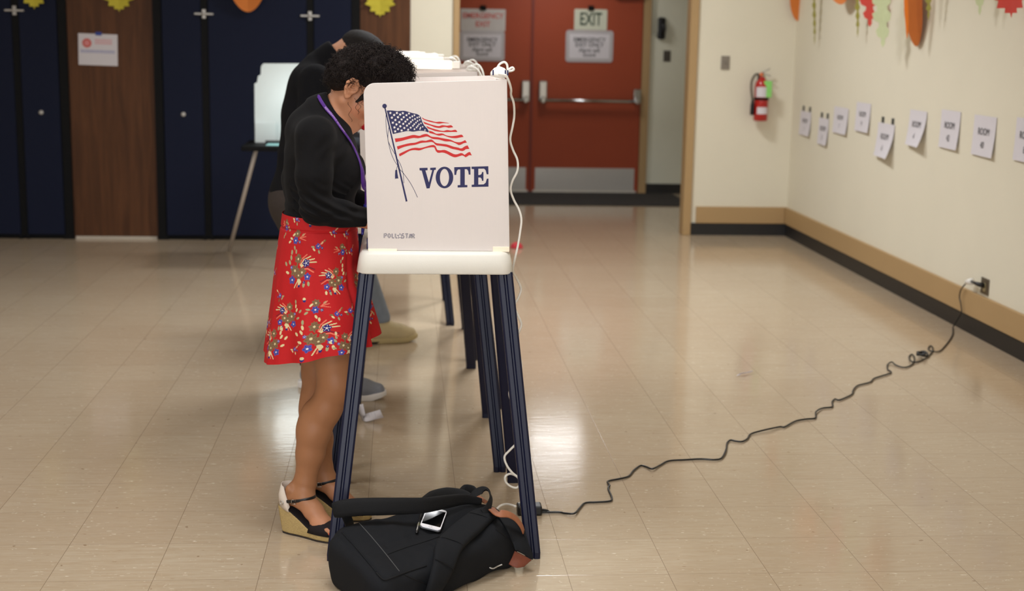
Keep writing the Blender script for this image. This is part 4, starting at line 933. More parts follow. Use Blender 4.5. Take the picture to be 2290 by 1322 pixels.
# sweater
F = Field((-.46, 4.14, .95), (-.03, 4.78, 1.45), .0029)
F.ell((-.256, YW, 1.02), (.110, .126, .10), .03).ell((-.252, YW, 1.13), (.118, .136, .12), .03).ell((-.248, YW, 1.215), (.112, .150, .10), .03)
F.ell((-.176, 4.398, 1.160), (.064, .056, .060), .03).ell((-.176, 4.502, 1.160), (.064, .056, .060), .03)
F.ell((-.258, YW, 1.285), (.084, .150, .062), .03)
for A_ in arms: F.chain(A_, [.060, .053, .046, .041, .040], .022)
F.ell((-.212, YW, 1.282), (.054, .09, .046), .03)
F.cone((-.292, YW, 1.290), (-.250, YW, 1.330), .062, .060, .03)
F.cyl((-.246, YW, 1.321), (-.2035, YW, 1.3445), .0635, .026)
F.cyl((-.2135, YW, 1.339), (-.16, YW, 1.368), .0575, .003, 's')
for w_, dr in ((arms[0][4], (.86, .1, -.2)), (arms[1][4], (.86, -.2, -.2))):
    p = np.array(w_) + np.array(dr) * .012; F.cut(p, dr, p - .06, p + .08)
F.cut((0, 0, 1.0), (0, 0, -1), k=.004)
def knit_warp(V):
    # soft cloth folds at the elbows, waist and armpits
    n = np.zeros(len(V))
    n += .0052 * np.sin((V[:, 2] * 1.0 + V[:, 0] * .55) * 210 + 3 * vnoise(V, 14, 3)) * np.exp(-((V[:, 2] - 1.07) / .045) ** 2) * (V[:, 1] < 4.36)
    n += .0022 * np.sin(V[:, 2] * 150 + 4 * vnoise(V, 10, 5)) * np.exp(-((V[:, 2] - 1.03) / .04) ** 2)
    n += .0035 * vnoise(V, 22, 8) + .0022 * np.sin((V[:, 2] - V[:, 0] * .8) * 130 + 3 * vnoise(V, 12, 9)) * np.exp(-((V[:, 2] - 1.24) / .05) ** 2) * np.exp(-((V[:, 0] + .2) / .05) ** 2)
    c = np.array([-.25, YW, 0]); r = V - c; r[:, 2] = 0; r /= np.linalg.norm(r, axis=1)[:, None] + 1e-6
    return V + r * n[:, None]
sw = F.mesh('sweater', KNIT, woman, smooth=2, warp=knit_warp)
# lanyard: two purple ribbons down to a badge clip
LANY = mat('purple_ribbon', lin(76, 34, 122), .6, .3, var=.15, vscale=90)
from mathutils.bvhtree import BVHTree
def bvh_of(o):
    off = rootloc(o); return BVHTree.FromPolygons([v.co + off for v in o.data.vertices], [tuple(p.vertices) for p in o.data.polygons])
SWB = bvh_of(sw)
def on_sw(x, y, off, Y=4.37):
    d = px(x, y).normalized(); h, n, _, _ = SWB.ray_cast(CO, d)
    if h is None or abs(h.y - 4.40) > .25: return py(x, y, Y), Vector((.3, -.9, .2))
    if n.dot(d) > 0: n = -n
    return h + n * off, n
near_px = ((744, 263), (762, 289), (781, 316), (795, 342), (806, 375), (812, 415))
nl = [(py(x, y, Y_), Vector((-.15, -1, .25))) for x, y, Y_ in ((718, 226, 4.392), (728, 241, 4.382))] + [on_sw(x, y, .004) for x, y in near_px]
P1 = [Vector((-.262, YW, 1.372)), py(711, 215, 4.415)] + [p for p, n in nl] + [Vector((-.108, 4.40, 1.10)), Vector((-.108, 4.41, 1.055))]
N1 = [Vector((-.6, -.5, .5)), Vector((-.4, -.9, .4))] + [n for p, n in nl] + [Vector((.3, -.9, .1))] * 2
fl_ = [on_sw(x, y, .004, 4.44) for x, y in ((779, 312), (789, 332), (800, 356), (810, 385))]
P2 = [Vector((-.262, YW, 1.378)), Vector((-.255, 4.49, 1.375)), Vector((-.205, 4.515, 1.31)), Vector((-.175, 4.51, 1.262))] + [p for p, n in fl_] + [py(816, 410, 4.42), Vector((-.104, 4.42, 1.09)), Vector((-.107, 4.415, 1.055))]
N2 = [Vector((-.6, .5, .5)), Vector((-.3, .8, .4)), Vector((.4, .7, .5)), Vector((.7, .2, .6))] + [n for p, n in fl_] + [Vector((.4, -.9, .2))] * 3
def rib(P, N, k=6):
    S = spline(P, k); U = [N[min(i // k, len(N) - 1)].lerp(N[min(i // k + 1, len(N) - 1)], (i % k) / k) for i in range(len(S))]; return S, U
S1_, U1_ = rib(P1, N1); S2_, U2_ = rib(P2, N2)
ly = MB(); ly.tube(S1_, .006, 8, flat=(.0054, .0011), up=U1_); ly.tube(S2_, .006, 8, flat=(.0052, .0011), up=U2_)
lo = ly.build('lanyard', LANY, woman, True)
tvs, tfs = text_verts('RENAISSANCE ACADEMY', .0088, 1.0, 0)
i0 = 7; Pn, Un = S1_[i0:i0 + 32], U1_[i0:i0 + 32]; lens = [0]
for i in range(1, len(Pn)): lens.append(lens[-1] + (Pn[i] - Pn[i - 1]).length)
vv = []
for v in tvs:
    s_ = min(max(lens[-1] * .5 + v.x, 0), lens[-1] - 1e-5); j = max(i for i in range(len(lens) - 1) if lens[i] <= s_); f = (s_ - lens[j]) / (lens[j + 1] - lens[j])
    t_ = (Pn[j + 1] - Pn[j]).normalized(); nn = Un[j].lerp(Un[j + 1], f); nn = (nn - t_ * nn.dot(t_)).normalized()
    vv.append(Pn[j].lerp(Pn[j + 1], f) + nn.cross(t_) * v.y + nn * .0016)
MB().add(vv, tfs).build('ribbon_lettering', mat('lilac_print', lin(196, 160, 214), .6), lo)
cl = MB().tube([(-.108, 4.412, 1.058), (-.111, 4.415, 1.03), (-.118, 4.42, .985)], [.008, .010, .006], 10).tube([(-.118, 4.42, .985), (-.12, 4.40, .965)], [.006, .004], 8)
cl.build('badge_clip', mat('blue_plastic', lin(48, 46, 140), .35), lo, True)
o = MB().tube([(-.102, 4.40, 1.035), (-.094, 4.395, 1.06), (-.088, 4.39, 1.085)], [.003, .0035, .0035], 8).build('marker_pen', mat('lime_plastic', lin(170, 214, 70), .4), None, True, loc=(-.1, 4.4, 1.035))
MB().tube([(-.088, 4.39, 1.085), (-.085, 4.388, 1.097)], [.0058, .0058], 10).build('pen_cap', BLKPL, o, True)
tag(o, 'small lime green pen with a black cap beside the purple lanyard', 'pen')

# skirt: fine grid, the flower print kept in its material colour
NU, NV = 860, 340
uu = np.linspace(0, 2 * math.pi, NU, endpoint=False); vv_ = np.linspace(0, 1, NV)
TH, VV = np.meshgrid(uu, vv_)
xl = np.interp(VV, [0, .09, .2, .38, .75, 1], [-.370, -.376, -.385, -.398, -.420, -.434])
xr = np.interp(VV, [0, .09, .25, .38, .52, .7, .88, 1], [-.138, -.136, -.134, -.134, -.126, -.100, -.082, -.072])
ry = np.interp(VV, [0, .1, .35, 1], [.138, .146, .168, .205])
ct, st_ = np.cos(TH), np.sin(TH)
hem = .603 + .034 * ct + .010 * np.sin(3 * TH + .6) - .012 * np.exp(-((TH - 4.4) / .5) ** 2)
top = 1.022 - .006 * ct
Zs = top + (hem - top) * VV
fold = (VV ** 1.6) * (.008 * np.sin(7 * TH + 1) + .006 * np.sin(11 * TH + 2.2) + .016 * np.exp(-((TH - 5.75) / .10) ** 2) - .022 * np.exp(-((TH - 5.60) / .07) ** 2) + .010 * np.exp(-((TH - 3.7) / .1) ** 2))
fold += .004 * np.sin(3 * TH) * VV
waist = -.004 * np.exp(-((VV - .09) / .008) ** 2)
Rx = (xr - xl) / 2 + fold + waist; Xs = (xl + xr) / 2 + Rx * ct; Ys = YW + (ry + fold + waist) * st_
VS = np.stack([Xs, Ys, Zs], -1).reshape(-1, 3)
ii = np.arange(NV - 1)[:, None] * NU + np.arange(NU)[None, :]; jj = np.arange(NV - 1)[:, None] * NU + (np.arange(NU)[None, :] + 1) % NU
QS = np.stack([ii, jj, jj + NU, ii + NU], -1).reshape(-1, 4)
# painted print in arc-length coordinates
arc = np.cumsum(np.sqrt(np.diff(Xs[NV // 2], append=Xs[NV // 2, 0]) ** 2 + np.diff(Ys[NV // 2], append=Ys[NV // 2, 0]) ** 2)); LTOT = arc[-1]; arc = np.concatenate([[0], arc[:-1]])
SU = np.tile(arc, (NV, 1)); SV = VV * .43
PAINT = np.tile(np.array(lin(184, 29, 32)[:3]), (NV, NU, 1))
SKB = {'brown': lin(128, 100, 72), 'brown2': lin(100, 76, 54), 'blue': lin(78, 80, 158), 'navy': lin(40, 40, 110), 'white': lin(220, 214, 214), 'cream': lin(216, 200, 152), 'sage': lin(160, 158, 118), 'olive': lin(118, 104, 66), 'pink': lin(228, 120, 96), 'maroon': lin(120, 30, 44)}
SKB = {k: np.array(v[:3]) for k, v in SKB.items()}
def blot(u, v, r, fn, c):
    du = (SU - u + LTOT / 2) % LTOT - LTOT / 2
    j0 = int(np.clip((v - r) / .43 * (NV - 1), 0, NV - 1)); j1 = int(np.clip((v + r) / .43 * (NV - 1) + 2, 0, NV))
    if j1 <= j0: return
    d_ = du[j0:j1]; w_ = SV[j0:j1] - v; cols = np.nonzero(np.abs(d_[0]) < r)[0]
    if not len(cols): return
    sub = np.ix_(range(j0, j1), cols); a = fn(d_[:, cols], w_[:, cols]); P = PAINT[sub]; PAINT[sub] = np.where(a[..., None], SKB[c], P)
rgs = random.Random(5)
def petal(u, v, r, n, c, c2, cc):
    ph = rgs.random() * 6
    blot(u, v, r * 1.2, lambda x, y: np.hypot(x, y) < r * (.86 + .14 * np.cos(n * (np.arctan2(y, x) + ph))), c)
    blot(u, v, r * 1.2, lambda x, y: (np.hypot(x, y) < r * .78) & (np.hypot(x, y) > r * .3) & (np.abs(np.sin(n * .5 * (np.arctan2(y, x) + ph))) < .22), c2)
    blot(u, v, r, lambda x, y: np.hypot(x, y) < r * .22, cc)
def oval(u, v, a, b, ang, c):
    ca, sa = math.cos(ang), math.sin(ang); blot(u, v, max(a, b) * 1.1, lambda x, y: ((x * ca + y * sa) / a) ** 2 + ((-x * sa + y * ca) / b) ** 2 < 1, c)
def strip(pts, wd, c):
    for (x0, y0), (x1, y1) in zip(pts[:-1], pts[1:]):
        for k in range(16): t_ = k / 16; oval(x0 + (x1 - x0) * t_, y0 + (y1 - y0) * t_, wd, wd, 0, c)
def bouquet(u, v, s=1., fl=1):
    def q(x, y): return u + fl * x * s, v + y * s
    for a0, l0, c in ((-1.0, .050, 'cream'), (-.75, .055, 'cream'), (-.55, .058, 'cream'), (-1.25, .046, 'pink'), (-.2, .052, 'maroon'), (-.05, .05, 'pink'), (1.35, .048, 'pink'), (1.55, .05, 'cream'), (-1.9, .04, 'olive')):
        strip([q(.012 * math.cos(a0), .012 * math.sin(a0)), q(l0 * .6 * math.cos(a0), l0 * .6 * math.sin(a0)), q(l0 * math.cos(a0 + .25), l0 * math.sin(a0 + .25))], .0016 * s, c)
    for a0, l0 in ((-2.4, .042), (-2.2, .052), (-2.7, .038), (-2.9, .05), (1.1, .046), (.85, .052), (2.9, .04)):
        x, y = q(l0 * math.cos(a0), l0 * math.sin(a0)); oval(x, y, .0065 * s, .0034 * s, fl * (a0 + .6), 'cream' if rgs.random() < .6 else 'sage')
    for dx, dy, r, c in ((-.004, -.026, .0135, 'brown'), (-.012, .004, .0165, 'brown'), (.014, .008, .0135, 'brown'), (.003, .016, .012, 'brown')):
        x, y = q(dx, dy); petal(x, y, r * s, 7, c, 'brown2', 'cream')
    for dx, dy, r, c, c2 in ((.024, -.016, .0115, 'navy', 'white'), (-.020, .028, .0115, 'blue', 'navy'), (.031, .020, .0105, 'blue', 'navy'), (-.026, -.004, .005, 'blue', 'white'), (.022, .034, .004, 'navy', 'white')):
        x, y = q(dx, dy); petal(x, y, r * s, 5, c, c2, 'white')
    x, y = q(.006, .031); oval(x, y, .0075 * s, .0055 * s, .6, 'cream'); x, y = q(.006, .042); oval(x, y, .004 * s, .005 * s, 0, 'navy'); oval(x, y - .004 * s, .0035 * s, .003 * s, 0, 'cream')
def sprig(u, v, s=1., fl=1):
    petal(u, v, .010 * s, 6, 'blue', 'navy', 'white'); petal(u + fl * .014 * s, v + .006 * s, .0045 * s, 5, 'navy', 'white', 'white')
    for dx, dy, a0 in ((.012, -.010, -.8), (.02, -.016, -.5), (-.014, .010, .8), (.004, .018, 1.3), (-.018, .002, .2)): oval(u + fl * dx * s, v + dy * s, .0062 * s, .003 * s, fl * a0, rgs.choice(['cream', 'sage', 'cream', 'olive']))
    strip([(u, v), (u + fl * .022 * s, v - .02 * s)], .0012 * s, 'pink')
def cluster(u, v, s=1., fl=1):
    petal(u, v - .016 * s, .013 * s, 7, 'brown', 'brown2', 'cream'); petal(u - fl * .004 * s, v + .004 * s, .012 * s, 6, 'blue', 'navy', 'white'); petal(u + fl * .014 * s, v + .008 * s, .0055 * s, 5, 'navy', 'white', 'white')
    for dx, dy, a0 in ((-.024, .0, .3), (-.03, .010, -.5), (-.004, .026, 1.2), (.004, .036, 1.5), (-.014, -.012, -.6), (.026, -.014, -.6)): oval(u + fl * dx * s, v + dy * s, .0065 * s, .0033 * s, fl * a0, rgs.choice(['cream', 'sage']))
    for a0 in (-.5, -.25, .05): strip([(u + fl * .012 * s, v - .004 * s), (u + fl * .04 * s * math.cos(a0), v + .04 * s * math.sin(a0))], .0013 * s, 'pink')
def at_px(x, y):           # print position seen at a picture point on the near side
    best = None; p = py(x, y, 4.28); zz, xx = p.z, p.x
    for _ in range(3):
        j = int(np.clip(np.argmin(np.abs(Zs[:, int(NU * .75)] - zz)), 0, NV - 1)); half = np.arange(NU // 2, NU); k = half[np.argmin(np.abs(Xs[j, half] - xx))]
        p = py(x, y, float(Ys[j, k])); zz, xx = p.z, p.x
    return float(SU[j, k]), float(SV[j, k])
for x, y, kind, s, fl in ((667, 600, 'b', 1.15, 1), (750, 628, 'b', 1.0, -1), (645, 695, 'b', .95, -1), (708, 752, 'b', 1.15, 1), (608, 745, 'b', 1.0, -1), (664, 535, 'c', 1, 1), (708, 690, 'c', 1, 1), (765, 562, 'c', .9, -1), (712, 551, 's', 1, 1), (754, 706, 's', .9, 1), (626, 650, 's', .8, -1), (640, 508, 'c', .8, -1), (664, 492, 's', .8, 1), (694, 504, 'd', 1, 1), (746, 518, 's', .7, 1), (680, 669, 'd', 1, 1), (775, 520, 's', .8, 1), (659, 770, 's', .7, 1), (786, 560, 's', .8, 1), (798, 640, 'b', .8, 1), (776, 775, 'b', .9, 1), (674, 798, 'd', 1.2, 1), (620, 545, 's', .9, -1), (614, 600, 's', .8, 1), (829, 700, 'c', .9, 1), (824, 740, 's', .9, 1), (784, 700, 's', .9, 1), (602, 700, 's', .6, 1)):
    u, v = at_px(x, y)
    if kind == 'b': bouquet(u, v, s, fl)
    elif kind == 'c': cluster(u, v, s, fl)
    elif kind == 's': sprig(u, v, s, fl)
    else: oval(u, v, .005 * s, .006 * s, .3, 'navy'); oval(u, v - .004, .005 * s, .004 * s, 0, 'cream')
for k in range(16):        # far side, same rhythm
    u = LTOT * (.02 + .46 * ((k * .382) % 1)); v = .03 + .37 * ((k + .5) / 16); (bouquet, cluster, sprig)[k % 3](u, v, 1., 1 if k % 2 else -1)
vs_ = MAT_SKIRT = mat('floral_cotton', None, .75, .25, var=.06, vscale=120, bump=.06, bscale=600, attr='tint')
skirt = np_mesh('skirt', VS, QS, MAT_SKIRT, woman, None, PAINT.reshape(-1, 3))

# wedge shoes
ROPE = mat('woven_rope', lin(186, 160, 108), .8, .2, var=.3, vscale=160, bump=.9, bscale=190, stretch=(1, 1, 3.2))
CANV = mat('cream_canvas', lin(218, 204, 190), .8, .2, var=.08, vscale=300, bump=.3, bscale=900)
SUED = mat('black_suede', lin(34, 29, 30), .85, .2, var=.15, vscale=120)
SOLE = mat('dark_sole', lin(44, 36, 32), .6)
def shoe(o_, d_, near_side):
    d = Vector((d_[0], d_[1], 0)); s = Vector((-d_[1], d_[0], 0)); O = Vector((o_[0], o_[1], 0)); P = lambda a, z, c=0.: O + d * a + s * c + Vector((0, 0, z))
    st = [(-.004, .090, .02, .012), (.012, .088, .031, .0), (.05, .080, .035, .0), (.09, .056, .034, 0), (.125, .034, .036, 0), (.165, .024, .041, 0), (.20, .022, .038, 0), (.228, .022, .027, .002), (.242, .022, .010, .006)]
    def ring(a, z0, z1, hw): return [P(a, z0, -hw), P(a, z0, hw), P(a, (z0 + z1) / 2, hw * 1.02), P(a, z1, hw), P(a, z1, -hw), P(a, (z0 + z1) / 2, -hw * 1.02)]
    fine = [tuple(np.interp(a_, [q[0] for q in st], [q[i] for q in st]) for i in range(4)) for a_ in np.linspace(-.004, .242, 34)]
    wedge = MB().loft([ring(a + .0 * z1, .005, z1, hw) for a, z1, hw, z0 in fine]); lean = lambda a, z: a
    for v_ in wedge.v:      # heel face slopes in towards the ground
        rel = v_ - O; a = rel.dot(d)
        if a < .05: v_ += d * ((.05 - a) / .054) * (.09 - v_.z) * .20
    so = wedge.build('shoe', ROPE, woman, False, bevel=.003)
    MB().loft([[P(a + (.018 * (1 - (a + .004) / .054) if a < .05 else 0), z, c) for z, c in ((.0, -hw), (.0, hw), (.0055, hw * 1.02), (.0055, -hw * 1.02))] for a, z1, hw, z0 in fine]).build('outsole', SOLE, so)
    MB().loft([[P(a, z1 - .001, -hw * .96), P(a, z1 - .001, hw * .96), P(a, z1 + .003, hw * .94), P(a, z1 + .003, -hw * .94)] for a, z1, hw, z0 in fine[1:]]).build('insole', SUED, so)
    rings = []
    for k in range(19):          # canvas heel cup
        t_ = -105 + 210 * k / 18; a_ = R_(180 + t_); h = .160 - .012 * abs(t_ / 105) ** 2.2 - .055 * max(0, (abs(t_) - 70) / 35)
        c_, s_ = math.cos(a_), math.sin(a_); lo_z = .088 if abs(t_) < 60 else .088 - .012 * (abs(t_) - 60) / 45
        rings.append([P(.041 + .043 * c_ * (1 if c_ < 0 else 1.2), lo_z, .0355 * s_), P(.041 + .043 * c_, (lo_z + h) / 2, .038 * s_), P(.045 + .038 * c_, h, .0335 * s_)])
    hc = MB().loft(rings, False, False).build('heel_cup', CANV, so, True); md = hc.modifiers.new('thick', 'SOLIDIFY'); md.thickness = .003; md.offset = 1
    pts_ = []
    for k in range(37):          # ankle strap round the front of the ankle
        a_ = R_(-140 + 280 * k / 36); f = (1 + math.cos(a_)) / 2
        pts_.append(P(.070 + .056 * math.cos(a_), .103 + .025 * f, .0415 * math.sin(a_) * (1 - .1 * f)))
    MB().tube(pts_, .003, 8, flat=[(.0052, .0016)] * 37, up=[(p - P(.070, p.z)).normalized() for p in pts_]).build('ankle_strap', BLKPL, so, True)
    sd = -1 if near_side else 1
    bk = MB(); p0 = P(.078, .1165, sd * .0405)
    e1 = (d * .97 + Vector((0, 0, .16))).normalized(); e2 = Vector((0, 0, 1)); nrm = (s * sd + d * .1).normalized()
    q_ = [p0 + nrm * .003 + e1 * x + e2 * y for x, y in ((-.008, -.007), (.008, -.007), (.008, .007), (-.008, .007), (-.008, -.007))]
    bk.tube(q_, .0014, 6); bk.build('buckle', CHROME, so, True)
    er = MB(); c0 = P(.030, .105, sd * .040)
    er.tube([c0 + d * (.006 * math.cos(a_ * .4)) + Vector((0, 0, .006 * math.sin(a_ * .4))) + s * sd * .002 for a_ in range(17)], .0016, 6); er.build('eyelet', CHROME, so, True)
    rings = []                    # peep-toe upper
    for k in range(11):
        a0 = .128 + .082 * k / 10; hz = np.interp(a0, [.12, .15, .18, .212], [.066, .064, .059, .053]); hw = np.interp(a0, [.12, .165, .2, .212], [.038, .0425, .040, .036])
        rings.append([P(a0 + (.022 - .030 * k / 10 * .4) * math.sin(t_) * (1 - k / 10 * .5), .022 + (hz - .022) * max(0, math.sin(t_)) ** .55, hw * math.cos(t_)) for t_ in np.linspace(-.02, math.pi + .02, 15)])
    vp = MB().loft(rings, False, False).build('vamp', SUED, so, True); md = vp.modifiers.new('thick', 'SOLIDIFY'); md.thickness = .0025; md.offset = 0
for i, (o_, d_) in enumerate(SHOES): shoe(o_, d_, True)

# hair: cap, curly pile falling forward, loose ringlets
HAIRM = mat('dark_curly_hair', lin(30, 21, 18), .7, .25, var=.3, vscale=60, bump=.8, bscale=260)
F = Field((-.30, 4.28, 1.33), (.10, 4.62, 1.60), .0034)
F.ell(H(-.012, .054), (.094, .078, .078), .02, rot=Rm)
F.ell((-.085, YW, 1.474), (.080, .086, .060), .02); F.ell((-.038, YW, 1.460), (.051, .073, .052), .02); F.ell((-.158, YW, 1.460), (.060, .076, .050), .02)
lump = random.Random(2)
for k in range(420):
    a_, b_ = lump.random() * 2 * math.pi, math.acos(lump.uniform(-.45, 1)); c0, r0 = [((-.085, YW, 1.474), (.082, .087, .062)), ((-.155, YW, 1.459), (.065, .078, .055)), ((-.038, YW, 1.460), (.052, .074, .053))][k % 3]
    q_ = (c0[0] + r0[0] * math.sin(b_) * math.cos(a_), c0[1] + r0[1] * math.sin(b_) * math.sin(a_), c0[2] + r0[2] * math.cos(b_)); F.ell(q_, (lump.uniform(.005, .010),) * 3, .005)
F.cut(H(.04, .028), (.85 * Rm[0][0] - .5 * Rm[2][0], 0, .85 * Rm[0][2] - .5 * Rm[2][2]), H(.04, .03) - .09, H(.04, -.05) + .09, .01)
for sd in (-1, 1):      # skin shows round the ears, nape hair stays behind them
    F.ell(H(.006, -.012, .085 * sd), (.036, .030, .046), .010, 's', rot=Rm)
    F.chain([H(.040, .030, .066 * sd), H(.036, .0, .066 * sd), H(.030, -.022, .064 * sd)], [.010, .007, .004], .006)
F.ell((-.186, YW, 1.434), (.044, .058, .032), .02)
F.cone((-.185, YW, 1.350), (-.21, YW, 1.335), .05, .05, .01, 's')
hair = F.mesh('hair', HAIRM, woman, smooth=1)
rg = np.random.default_rng(11); allV, allQ, base = [], [], 0
def ringlets(n, centre, rad, lo_, rr_, ln_, r_t, up_bias=(.2, 0, .3), phi=(0, 2 * math.pi)):
    global base
    for k in range(n):
        a_ = rg.uniform(*phi); b_ = math.acos(rg.uniform(lo_, 1)); nrm = np.array([math.sin(b_) * math.cos(a_), math.sin(b_) * math.sin(a_), math.cos(b_)])
        p = np.array(centre) + np.array(rad) * nrm
        if min(np.linalg.norm(p - H(-.008, -.004, .07 * e_)) for e_ in (-1, 1)) < .040: continue
        t1 = np.cross(nrm, rg.normal(size=3)); t1 /= np.linalg.norm(t1); axis = nrm * rg.uniform(-.1, .6) + t1 * rg.uniform(.5, 1) + np.array(up_bias) * rg.uniform(0, 1); axis /= np.linalg.norm(axis)
        e1 = np.cross(axis, nrm); e1 /= np.linalg.norm(e1) + 1e-9; e2 = np.cross(axis, e1); R0 = rg.uniform(*rr_); L0 = rg.uniform(*ln_); turns = L0 / (R0 * 2.4); M_ = int(10 + turns * 9)
        tt = np.linspace(0, 1, M_); ang = tt * turns * 2 * math.pi + rg.uniform(0, 6); bend = (tt ** 2)[:, None] * np.array([.0, 0, -.012])
        C_ = p + axis * (tt * L0)[:, None] + (np.cos(ang)[:, None] * e1 + np.sin(ang)[:, None] * e2) * R0 * np.minimum(1, tt * 4)[:, None] + bend
        T = np.gradient(C_, axis=0); T /= np.linalg.norm(T, axis=1)[:, None]; A1 = np.cross(T, axis + .3); A1 /= np.linalg.norm(A1, axis=1)[:, None] + 1e-9; A2 = np.cross(T, A1)
        rt = r_t * (1 - .75 * tt ** 3)[:, None]; m4 = 4
        Vk = np.stack([C_ + (A1 * math.cos(j * math.pi / 2) + A2 * math.sin(j * math.pi / 2)) * rt for j in range(m4)], 1).reshape(-1, 3)
        q0 = np.arange(M_ - 1)[:, None] * m4 + np.arange(m4)[None]; q1 = np.arange(M_ - 1)[:, None] * m4 + (np.arange(m4)[None] + 1) % m4
        allV.append(Vk); allQ.append(np.stack([q0, q1, q1 + m4, q0 + m4], -1).reshape(-1, 4) + base); base += len(Vk)
ringlets(1500, (-.085, YW, 1.474), (.080, .086, .062), -.3, (.003, .007), (.02, .05), .0010)
ringlets(650, (-.038, YW, 1.460), (.052, .074, .053), -.4, (.003, .008), (.02, .05), .00085, (.5, 0, -.1))
ringlets(1000, (-.152, YW, 1.458), (.066, .080, .058), -.3, (.0025, .006), (.02, .045), .00085, (-.2, 0, -.1))
ringlets(1400, tuple(H(-.012, .054)), (.094, .080, .080), -.1, (.0025, .006), (.015, .04), .00085, (-.1, 0, .1))
ringlets(90, (-.028, YW, 1.465), (.056, .04, .054), -.5, (.004, .008), (.02, .035), .00085, (.8, 0, .0), (-1.0, 1.0))
for sd in (-1, 1):
    for a0, b0, l0 in ((.022, -.012, .05), (.014, -.035, .06), (.030, -.01, .04), (.034, .0, .03), (.026, .012, .03)):
        p_ = H(a0, b0, .072 * sd); rg2 = np.random.default_rng(int(1000 * a0) + sd + 5)
        tt = np.linspace(0, 1, 40); ang = tt * 11 + rg2.uniform(0, 6); C_ = np.array(p_) + np.outer(tt, np.array([.004, .0, -l0])) + np.stack([.0045 * np.cos(ang), .003 * sd + .002 * np.sin(ang), .0 * ang], 1)
        Vk = np.stack([C_ + np.array([math.cos(j * 1.571), math.sin(j * 1.571), 0]) * .0006 for j in range(4)], 1).reshape(-1, 3)
        q0 = np.arange(39)[:, None] * 4 + np.arange(4)[None]; q1 = np.arange(39)[:, None] * 4 + (np.arange(4)[None] + 1) % 4
        allV.append(Vk); allQ.append(np.stack([q0, q1, q1 + 4, q0 + 4], -1).reshape(-1, 4) + base); base += len(Vk)
np_mesh('curls', np.concatenate(allV), np.concatenate(allQ), HAIRM, hair)

# ---- man at the third booth
def sneaker(parent, o_, d_, upper, sole_m, boot=False):
    d = Vector((d_[0], d_[1], 0)).normalized(); s = Vector((-d.y, d.x, 0)); O = Vector((o_[0], o_[1], 0)); P = lambda a, z, c=0.: O + d * a + s * c + Vector((0, 0, z))
    F = Field(tuple(np.array(P(.14, .12)) - np.array([.23, .23, .14])), tuple(np.array(P(.14, .12)) + np.array([.23, .23, .16])), .004)
    F.chain([np.array(P(.045, .055)), np.array(P(.12, .055)), np.array(P(.19, .045)), np.array(P(.245, .038))], [.036, .040, .042, .034], .02)
    F.cone(np.array(P(.07, .07)), np.array(P(.065, .15 if boot else .105)), .043, .042, .03); F.cone(np.array(P(.10, .09)), np.array(P(.17, .055)), .034, .034, .03)
    F.cut(np.array(P(0, .022)), (0, 0, -1)); F.cut(np.array(P(0, .155 if boot else .11)), (0, 0, 1))
    so = F.mesh('shoe', upper, parent, smooth=2)
    fine = [(a_, np.interp(a_, [0, .02, .08, .16, .21, .26, .285], [.018, .034, .038, .044, .045, .034, .012]), np.interp(a_, [0, .2, .285], [.032, .028, .04]), np.interp(a_, [0, .22, .285], [0, 0, .018])) for a_ in np.linspace(0, .285, 24)]
    MB().loft([[P(a, z0, -hw), P(a, z0, hw), P(a, z1, hw * 1.04), P(a, z1, -hw * 1.04)] for a, hw, z1, z0 in fine]).build('sole', sole_m, so, True, bevel=.004)
    if boot: MB().loft([[P(a, z, c) for z, c in ((-.0, -.036), (-.0, .036), (.014, .038), (.014, -.038))] for a in (.0, .04, .075)]).build('boot_heel', SOLE, so)
    lc = MB()
    for k in range(4): lc.tube(spline([P(.095 + .02 * k, .105 - .014 * k + (.03 if boot else 0) * (3 - k) / 3, -.024), P(.10 + .02 * k, .120 - .015 * k + (.03 if boot else 0) * (3 - k) / 3, 0), P(.095 + .02 * k, .105 - .014 * k + (.03 if boot else 0) * (3 - k) / 3, .024)], 4), .0028, 6)
    lc.build('laces', mat('grey_lace', lin(150, 146, 140), .8), so, True)
YM = 6.2
F = Field((-.70, 5.86, .0), (.08, 6.54, 1.66), .0055)
Hm, Rmm = head(F, (-.196, 1.458), R_(38), YM, male=True)
F.cone((-.315, YM, 1.455), (-.235, YM, 1.50), .056, .056, .03)
F.ell((-.37, YM, 1.34), (.11, .19, .12), .04); F.ell((-.40, YM, 1.10), (.11, .15, .22), .04); F.ell((-.44, YM, .84), (.11, .16, .13), .04)
marms = [[(-.355, 6.02, 1.385), (-.375, 5.985, 1.22), (-.375, 5.98, 1.09), (-.26, 6.0, 1.05), (-.15, 6.04, 1.01)], [(-.355, 6.38, 1.385), (-.37, 6.42, 1.22), (-.36, 6.42, 1.09), (-.25, 6.38, 1.05), (-.15, 6.32, 1.01)]]
for A_ in marms: F.chain(A_, [.05, .045, .038, .034, .028], .02)
hand(F, marms[0][4], (.85, .25, -.4), (0, 0, -1), (0, 1, 0), (.5, .55, .6, .7), .5, .19, .005); hand(F, marms[1][4], (.85, -.2, -.45), (0, 0, -1), (0, -1, 0), (.2, .2, .25, .3), .3, .19, .005)
MS = [((-.345, 6.055), (.985, .12)), ((-.462, 6.30), (1, .02))]
mlegs = [[(-.44, 6.11, .84), (-.39, 6.09, .48), (-.275, 6.062, .10)], [(-.44, 6.29, .84), (-.425, 6.295, .48), (-.40, 6.302, .10)]]
mlegs[0][2] = (-.278, 6.064, .10)
for A_ in mlegs: F.chain(A_, [.082, .056, .038], .03)
def mcol(V): return head_colour(V, Hm, Rmm, np.tile(np.array(lin(200, 146, 116)[:3]), (len(V), 1)), np.array(lin(170, 100, 90)[:3]), np.array(lin(40, 30, 26)[:3]))
